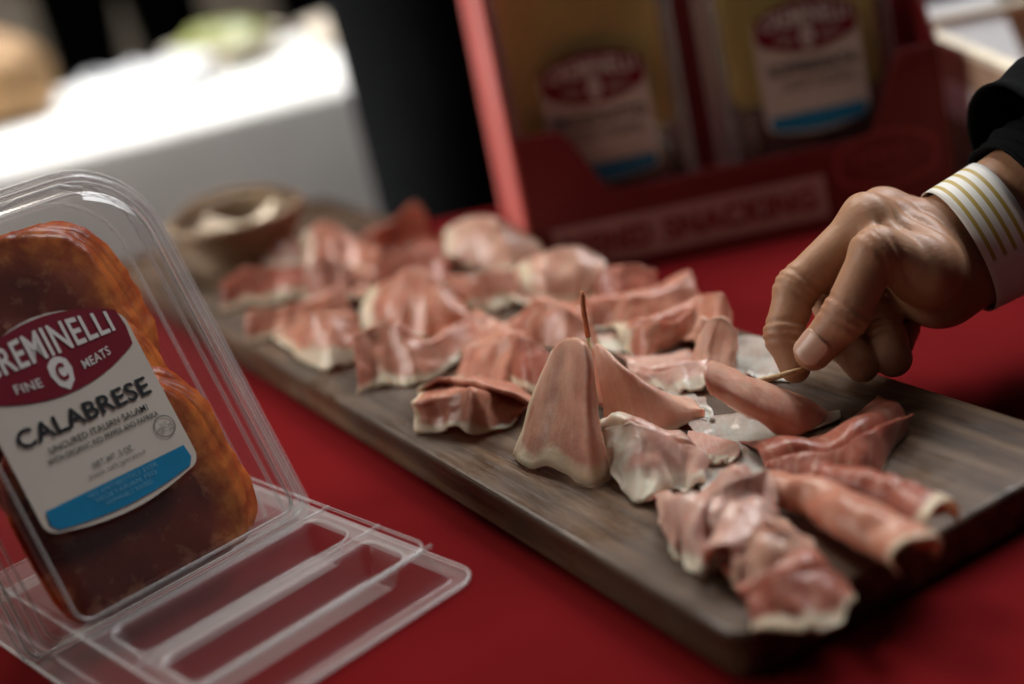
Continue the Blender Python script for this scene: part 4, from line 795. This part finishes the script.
def skin_mat(name, c, dark):
    m, nt, ns, lk, bs = newmat(name)
    a = tex(ns, lk, 40, detail=4); b = tex(ns, lk, 420, detail=3)
    r = ramp(ns, lk, a.outputs[0], [(.3, dark), (.7, c)]); lk.new(r.outputs[0], bs.inputs['Base Color'])
    bs.inputs['Roughness'].default_value = .48; bs.inputs['Specular IOR Level'].default_value = .4
    bs.inputs['Subsurface Weight'].default_value = .25; bs.inputs['Subsurface Scale'].default_value = .003; bs.inputs['Subsurface Radius'].default_value = (1, .4, .25)
    bump(ns, lk, bs, b.outputs[0], .35, .0006); return m
M_SKIN = skin_mat('skin', (.42, .23, .132), (.33, .155, .085))
M_NAIL = plain('fingernail', (.5, .3, .22), .3, .06, 60, 0)
# ------------------------------------------------------------------ the hand reaching in from the right
V_ = Vector
HD = dict(
 index=[((0.154, 0.558, 0.0834), .0104), ((0.1204, 0.5524, 0.0628), .0090), ((0.1108, 0.5435, 0.0474), .0081), ((0.1119, 0.5347, 0.0353), .0064)],
 middle=[((0.1659, 0.5755, 0.0788), .0106), ((0.1371, 0.5659, 0.0531), .0092), ((0.1368, 0.5511, 0.0365), .0083), ((0.1406, 0.5395, 0.0283), .0070)],
 ring=[((0.1783, 0.5892, 0.0698), .0110), ((0.1555, 0.5691, 0.0446), .0096), ((0.1539, 0.5503, 0.0342), .0088), ((0.1536, 0.5389, 0.0294), .0080)],
 little=[((0.1905, 0.5984, 0.0601), .0100), ((0.175, 0.5842, 0.0393), .0084), ((0.1666, 0.5662, 0.0312), .0074), ((0.1618, 0.5565, 0.0279), .0066)],
 thumb=[((0.1686, 0.5346, 0.0666), .0135), ((0.1485, 0.5309, 0.0795), .0096), ((0.1316, 0.523, 0.0584), .0092), ((0.1177, 0.5245, 0.0451), .0076)])
WR = V_((0.1913, 0.5606, 0.0619)); FA = V_((0.2732, 0.5763, 0.0839))
person = thing('person', 'person reaching in from the right, only the hand with a white wristband shows', 'person', (WR.x, WR.y, BOARD_TOP))
fax = (FA - WR).normalized()
wup = V_((0.1809, 0.5696, 0.0858)) - V_((0.2046, 0.5521, 0.039)); wup = (wup - fax * wup.dot(fax)).normalized(); wsd = fax.cross(wup)
def hand_sdf(X, Y, Z):
    cp = lambda a, b, ra, rb: capsule(X, Y, Z, a, b, ra, rb)
    # forearm and wrist: two bones side by side
    o = wup * .0085; WH = WR - fax * .016
    d = smin(cp(WR + o - fax * .01, FA + o * 1.2, .0160, .026), cp(WR - o - fax * .01, FA - o * 1.2, .0160, .026), .010)
    palm = d
    for nm, k in (('index', .0125), ('middle', .0125), ('ring', .0115), ('little', .0105)):
        a = V_(HD[nm][0][0]); s = {'index': .8, 'middle': .4, 'ring': -.2, 'little': -.8}[nm]
        palm = smin(palm, cp(WH + wup * .009 - wsd * .010 * s, a, .0125, k * .95), .008)
    th = V_(HD['thumb'][0][0])
    palm = smin(palm, cp(WH - wup * .006, th, .014, .0130), .014)
    palm = smin(palm, cp(th, V_(HD['index'][0][0]) * .5 + WH * .5, .0120, .010), .010)
    palm = smin(palm, cp(V_(HD['little'][0][0]) * .75 + WH * .25 - wup * .01, WH - wup * .009, .012, .0135), .010)
    palm = smin(palm, cp(V_(HD['thumb'][1][0]), V_(HD['index'][0][0]) * .7 + WH * .3, .0075, .008), .008)
    out = palm
    for nm in HD:
        pts = HD[nm]; f = None
        for (a, ra), (b, rb) in zip(pts, pts[1:]):
            e = cp(a, b, ra, rb); f = e if f is None else smin(f, e, .0025)
        for (j, r) in pts[1:3]:      # knuckle swelling
            f = smin(f, capsule(X, Y, Z, j, j, r * 1.03, r * 1.03), .003)
        out = np.minimum(out, smin(palm, f, .0042))
    # extensor tendons and a vein on the back of the hand
    for nm, r in (('index', .0042), ('middle', .0042)):
        a = V_(HD[nm][0][0]) + wup * .0065; b = WR + wup * .018
        out = smin(out, cp(a, b, r, r * .8), .005)
    # creases at the joints and folds of loose skin on the thumb side
    def crease(c, ax, w, dep, reach):
        c = V_(c); ax = V_(ax).normalized(); q = (X - c[0]) * ax[0] + (Y - c[1]) * ax[1] + (Z - c[2]) * ax[2]
        return dep * np.exp(-(q / w) ** 2) * np.exp(-((X - c[0]) ** 2 + (Y - c[1]) ** 2 + (Z - c[2]) ** 2) / reach ** 2)
    for nm in HD:
        for j in (1, 2):
            a, b = V_(HD[nm][j - 1][0]), V_(HD[nm][j + 1][0]); ax = b - a
            for of in (-.0035, 0, .0032): out = out + crease(V_(HD[nm][j][0]) + ax.normalized() * of, ax, .0012, .0017, .012)
    tj = V_(HD['thumb'][1][0])
    for k in range(4):
        c = tj.lerp(WR, .22 + .15 * k) + wup * .004; out = out + crease(c, (WR - tj), .0018, .0020, .016)
    return out
lo = [min(p[k] for q in HD.values() for p, r in q) - .02 for k in range(3)]; hi = [max(p[k] for q in HD.values() for p, r in q) + .02 for k in range(3)]
for k in range(3): lo[k] = min(lo[k], WR[k] - .035, FA[k] - .04 if k else 9); hi[k] = max(hi[k], WR[k] + .035, FA[k] + .04)
hi[0] = FA.x - .005
V, F = surface_nets(hand_sdf, lo, hi, .00105)
og = np.array(person.location)
hand = mesh('body', (V - og).tolist(), F.tolist(), M_SKIN, person); hand['label'] = 'bare hand pinching a toothpick'
sm = hand.modifiers.new('smooth', 'SMOOTH'); sm.factor = .5; sm.iterations = 2
def nail(pts, toward, w=.0062, L=.012, t0=.25, span=52):
    (a, ra), (b, rb) = pts[-2:]; a = V_(a); b = V_(b); ax = (b - a).normalized(); tw = V_(toward); tw = (tw - ax * tw.dot(ax)).normalized(); sd = ax.cross(tw)
    v = []; f = []; n, k = 12, 12; c0 = b + ax * rb * .55 - ax * L
    for i in range(n + 1):
        u = i / n; p = c0 + ax * L * u; t = (p - a).dot(ax) / (b - a).length; r = (ra + (rb - ra) * min(t, 1)) * (1.03 if u < .8 else 1.03 - (u - .8) * .25)
        wid = span * (1 - abs(2 * u - 1) ** 5 * .45)
        for j in range(k + 1):
            an = math.radians(-wid + 2 * wid * j / k); v.append(p + (tw * math.cos(an) + sd * math.sin(an)) * r - person.location)
    for i in range(n):
        for j in range(k): f.append((i * (k + 1) + j, i * (k + 1) + j + 1, (i + 1) * (k + 1) + j + 1, (i + 1) * (k + 1) + j))
    o = mesh('fingernail', v, f, M_NAIL, person); s = o.modifiers.new('t', 'SOLIDIFY'); s.thickness = .0007; s.offset = 0
view = V_((0, 0, .27)) - V_(HD['thumb'][3][0])
nail(HD['thumb'], view + wup * .2)
# paper wristband with gold stripes
def band_mat():
    m, nt, ns, lk, bs = newmat('white_wristband')
    at = ns.new('ShaderNodeAttribute'); at.attribute_name = 'across'; ar = ns.new('ShaderNodeAttribute'); ar.attribute_name = 'around'
    st = [(0, (0, 0, 0))]
    for c in (.17, .38, .58, .78): st += [(c - .045, (0, 0, 0)), (c - .035, (1, 1, 1)), (c + .03, (1, 1, 1)), (c + .04, (0, 0, 0))]
    r = ramp(ns, lk, at.outputs['Fac'], st); lim = ramp(ns, lk, ar.outputs['Fac'], [(0, (1, 1, 1)), (.295, (1, 1, 1)), (.305, (0, 0, 0)), (.93, (0, 0, 0)), (.94, (1, 1, 1))])
    ml = ns.new('ShaderNodeMath'); ml.operation = 'MULTIPLY'; lk.new(r.outputs[0], ml.inputs[0]); lk.new(lim.outputs[0], ml.inputs[1])
    c = mix(ns, lk, ml.outputs[0], (.74, .72, .68), (.42, .3, .06)); lk.new(c, bs.inputs['Base Color']); bs.inputs['Roughness'].default_value = .5
    return m
bc = V_((0.1909, 0.5606, 0.0619)); v = []; f = []; ac = []; ar = []; na, nb = 72, 8
for i in range(nb + 1):
    for j in range(na):
        a = 2 * PI * j / na; s = i / nb; e = .0004 * math.sin(3 * a)
        p = bc + fax * (.0235 * s) + wup * (math.cos(a) * (.0285 + .0012 * s + e)) + wsd * (math.sin(a) * (.0222 + .0012 * s + e)); v.append(p - person.location); ac.append(s); ar.append(j / na)
for i in range(nb):
    for j in range(na): f.append((i * na + j, i * na + (j + 1) % na, (i + 1) * na + (j + 1) % na, (i + 1) * na + j))
wb = mesh('wristband', v, f, band_mat(), person, True, None, {'across': ac, 'around': ar}); wb['label'] = 'white paper wristband with four gold stripes'
s = wb.modifiers.new('t', 'SOLIDIFY'); s.thickness = .0004
# dark sleeve
def sleeve(name, pts, rads, mat, seed):
    v = []; f = []; n = 40; P_ = [V_(p) for p in pts]; m_ = 40
    for i in range(m_):
        t = i / (m_ - 1); p = catmull(P_, t); d = (catmull(P_, min(1, t + .02)) - catmull(P_, max(0, t - .02))).normalized()
        s1 = d.cross(V_((0, 0, 1))).normalized(); u1 = s1.cross(d); x = t * (len(rads) - 1); q = min(int(x), len(rads) - 2); r = rads[q] + (rads[q + 1] - rads[q]) * (x - q)
        for j in range(n):
            a = 2 * PI * j / n; k = r * (1 + .07 * noise.noise(V_((math.cos(a) * 1.5, math.sin(a) * 1.5, t * 9 + seed))) + .03 * math.sin(t * 60 + 2 * math.sin(a)))
            v.append(p + (s1 * math.cos(a) + u1 * math.sin(a)) * k - person.location)
    for i in range(m_ - 1):
        for j in range(n): f.append((i * n + j, i * n + (j + 1) % n, (i + 1) * n + (j + 1) % n, (i + 1) * n + j))
    f.append(tuple((m_ - 1) * n + j for j in range(n)))
    o = mesh(name, v, f, mat, person); s = o.modifiers.new('t', 'SOLIDIFY'); s.thickness = .0015; return o
E0 = WR + fax * .27; SHD = E0 + V_((.22, .05, .2))
sleeve('forearm_shade', [bc + fax * .030, bc + fax * .05, FA, FA + fax * .03], [.033, .0345, .042, .043], M_BLACKCLOTH, 3)  # added black cuff standing in for the shade on the bare forearm
sleeve('sleeve', [bc + fax * .042 + wup * .016, bc + fax * .08 + wup * .012, FA + fax * .02, E0, (E0 + SHD) / 2 + V_((.03, 0, 0)), SHD], [.039, .043, .048, .056, .06, .07], M_BLACKCLOTH, 7)

def torso_sdf(X, Y, Z):
    cp = lambda a, b, ra, rb: capsule(X, Y, Z, a, b, ra, rb)
    sh = SHD; c = V_((sh.x + .17, sh.y + .05, sh.z))
    d = smin(cp((sh.x + .05, sh.y + .01, sh.z - .02), (sh.x + .30, sh.y + .08, sh.z - .02), .085, .085), cp((c.x - .05, c.y, sh.z - .45), (c.x + .05, c.y, sh.z - .45), .12, .12), .2)
    return smin(d, cp(sh - V_((0, 0, .01)), c, .075, .09), .05)
V, F = surface_nets(torso_sdf, [SHD.x - .12, SHD.y - .2, SHD.z - .62], [SHD.x + .5, SHD.y + .32, SHD.z + .16], .012)
mesh('jacket', (V - og).tolist(), F.tolist(), M_BLACKCLOTH, person)
# standing people in the background
def standing(label, x, y, face_dir, shirt, trousers, seed, H=1.74, spread=.1, wz=.92):
    t = thing('person', label, 'person', (x, y, FLOOR), (0, 0, face_dir)); S = H / 1.75
    def cap(p, a, b, ra, rb): return capsule(*p, [q * S for q in a], [q * S for q in b], ra * S, rb * S)
    def legs(p, g):
        d = None
        for s in (-1, 1):
            hip, kn, an = (s * .09, 0, .92), (s * spread, -.01, .5), (s * spread, .01, .09)
            e = smin(cap(p, hip, kn, .085 + g, .058 + g), cap(p, kn, an, .056 + g, .042 + g * 2), .03); d = e if d is None else smin(d, e, .02)
        return smin(d, smin(cap(p, (-.07, 0, .95), (.07, 0, .95), .1 + g, .1 + g), cap(p, (-.05, 0, 1.05), (.05, 0, 1.05), .09 + g, .09 + g), .04), .05)
    def torso(p, g):
        d = smin(cap(p, (-.05, 0, 1.0), (.05, 0, 1.0), .1 + g, .1 + g), cap(p, (-.09, 0, 1.32), (.09, 0, 1.32), .1 + g, .1 + g), .12)
        for s in (-1, 1):
            sh, el, wr = (s * .17, 0, 1.4), (s * .23, .02, 1.14), (s * (.2 if wz < 1 else .08), -.16, wz)
            d = smin(d, smin(cap(p, sh, el, .05 + g, .042 + g), cap(p, el, wr, .04 + g, .03 + g), .02), .03)
        return d
    def body(p):
        d = smin(legs(p, -.006), torso(p, -.006), .05)
        d = smin(d, cap(p, (0, 0, 1.42), (0, -.01, 1.56), .055, .05), .03)
        d = smin(d, smin(cap(p, (0, -.02, 1.6), (0, .0, 1.68), .07, .085), cap(p, (0, -.075, 1.62), (0, -.1, 1.6), .012, .012), .02), .03)
        for s in (-1, 1):
            d = smin(d, cap(p, (s * (.2 if wz < 1 else .08), -.16, wz), (s * (.2 if wz < 1 else .01), -.19, wz - .08 * (wz < 1)), .032, .022), .02)
            d = smin(d, cap(p, (s * spread, .02, .05), (s * spread, -.14, .035), .045, .035), .03)
            d = np.minimum(d, cap(p, (s * .085, 0, 1.62), (s * .09, .01, 1.65), .012, .014))
        return d
    lo = [-.34 * S, -.26 * S, 0]; hi = [.34 * S, .2 * S, 1.8 * S]
    for nm, fn, mat in (('body', body, M_SKIN), ('trousers', lambda p: np.maximum(legs(p, .012), np.maximum(.08 * S - p[2], p[2] - 1.02 * S)), trousers),
                        ('shirt', lambda p: np.maximum(torso(p, .012), np.maximum(.97 * S - p[2], p[2] - 1.47 * S)), shirt),
                        ('hair', lambda p: np.maximum(smin(cap(p, (0, .0, 1.62), (0, .015, 1.69), .082, .092), cap(p, (0, .03, 1.55), (0, .04, 1.6), .07, .07), .03), -(p[1] + .035 * S + (1.66 * S - p[2]) * .3)), M_BLACKCLOTH)):
        V, F = surface_nets(lambda X, Y, Z: fn((X, Y, Z)), lo, hi, .014)
        mesh(nm, V.tolist(), F.tolist(), mat, t)
standing('person in black trousers standing behind the red tablecloth beside the display box', .075, 1.36, .12, M_BLACKCLOTH, M_BLACKCLOTH, 1, spread=.105, wz=1.2)
standing('person in dark clothes with a burgundy top beyond the white table at upper left', -.72, 3.3, .2, M_DARKRED, M_BLACKCLOTH, 2)
standing('person in grey clothes beyond the white table near the top centre', -.30, 4.1, -.2, M_GREYCLOTH, M_BLACKCLOTH, 3)

# ------------------------------------------------------------------ light and camera
def area(name, loc, target, size, power, col=(1, 1, 1), sy=None):
    l = bpy.data.lights.new(name, 'AREA'); l.energy = power; l.size = size; l.color = col
    if sy: l.shape = 'RECTANGLE'; l.size_y = sy
    o = link(bpy.data.objects.new(name, l)); o.location = loc
    o.rotation_euler = (Vector(target) - Vector(loc)).to_track_quat('-Z', 'Y').to_euler(); return o
sl = bpy.data.lights.new('daylight_beam', 'SPOT'); sl.energy = 200; sl.spot_size = math.radians(27); sl.spot_blend = 1; sl.shadow_soft_size = .45; sl.color = (1, .93, .83)
so = link(bpy.data.objects.new('daylight_beam', sl)); so.location = (-.5, 2.2, 2.0); so.rotation_euler = (Vector((.02, .62, 0)) - so.location).to_track_quat('-Z', 'Y').to_euler()
area('tent_roof', (.05, 1.45, 2.1), (0, .75, 0), 1.7, 4.8, (1, .96, .9))
area('skirt_fill', (-1.7, 1.2, .9), (-.25, 1.62, -.12), .8, 15, (1, .98, .95)).data.spread = math.radians(70)  # added fill aimed at the white table's hanging cloth
area('carton_fill', (.95, 1.5, 1.5), (.33, .8, .02), 1.0, 9, (.97, .98, 1)).data.spread = math.radians(75)  # added fill for the carton, its white card and the hand's top
area('left_opening', (-1.7, .45, .7), (0, .6, 0), .7, 11, (1, .93, .84))
area('far_wall_fill', (-2.0, 4.6, 1.2), (-1.6, 6, -.2), 1.0, 40, (1, .9, .78))  # added lamp that only brightens the far wall
sl = bpy.data.lights.new('sky_opening', 'SPOT'); sl.energy = 330; sl.spot_size = math.radians(30); sl.spot_blend = 1; sl.shadow_soft_size = .2; sl.color = (.97, .98, 1)
so = link(bpy.data.objects.new('sky_opening', sl)); so.location = (-.5, 2.5, 1.5); so.rotation_euler = (Vector((-.36, 1.95, 0)) - so.location).to_track_quat('-Z', 'Y').to_euler()
w = bpy.data.worlds.new('world'); bpy.context.scene.world = w; w.use_nodes = True
w.node_tree.nodes['Background'].inputs[0].default_value = (.9, .9, 1, 1); w.node_tree.nodes['Background'].inputs[1].default_value = .018
cam = bpy.data.cameras.new('camera'); co = link(bpy.data.objects.new('camera', cam)); bpy.context.scene.camera = co
cam.lens = 50; cam.sensor_width = 36; cam.clip_start = .02
pi_, ro = math.radians(20.5), math.radians(11)
fw = Vector((0, math.cos(pi_), -math.sin(pi_))); u0 = Vector((0, math.sin(pi_), math.cos(pi_))); r0 = Vector((1, 0, 0))
Rr = r0 * math.cos(ro) - u0 * math.sin(ro); Uu = r0 * math.sin(ro) + u0 * math.cos(ro)
co.matrix_world = Matrix(((Rr.x, Uu.x, -fw.x, 0), (Rr.y, Uu.y, -fw.y, 0), (Rr.z, Uu.z, -fw.z, .27), (0, 0, 0, 1)))
cam.dof.use_dof = True; cam.dof.focus_distance = .58; cam.dof.aperture_fstop = 2.7
vs = bpy.context.scene.view_settings; vs.view_transform = 'Standard'; vs.look = 'None'; vs.exposure = -.12
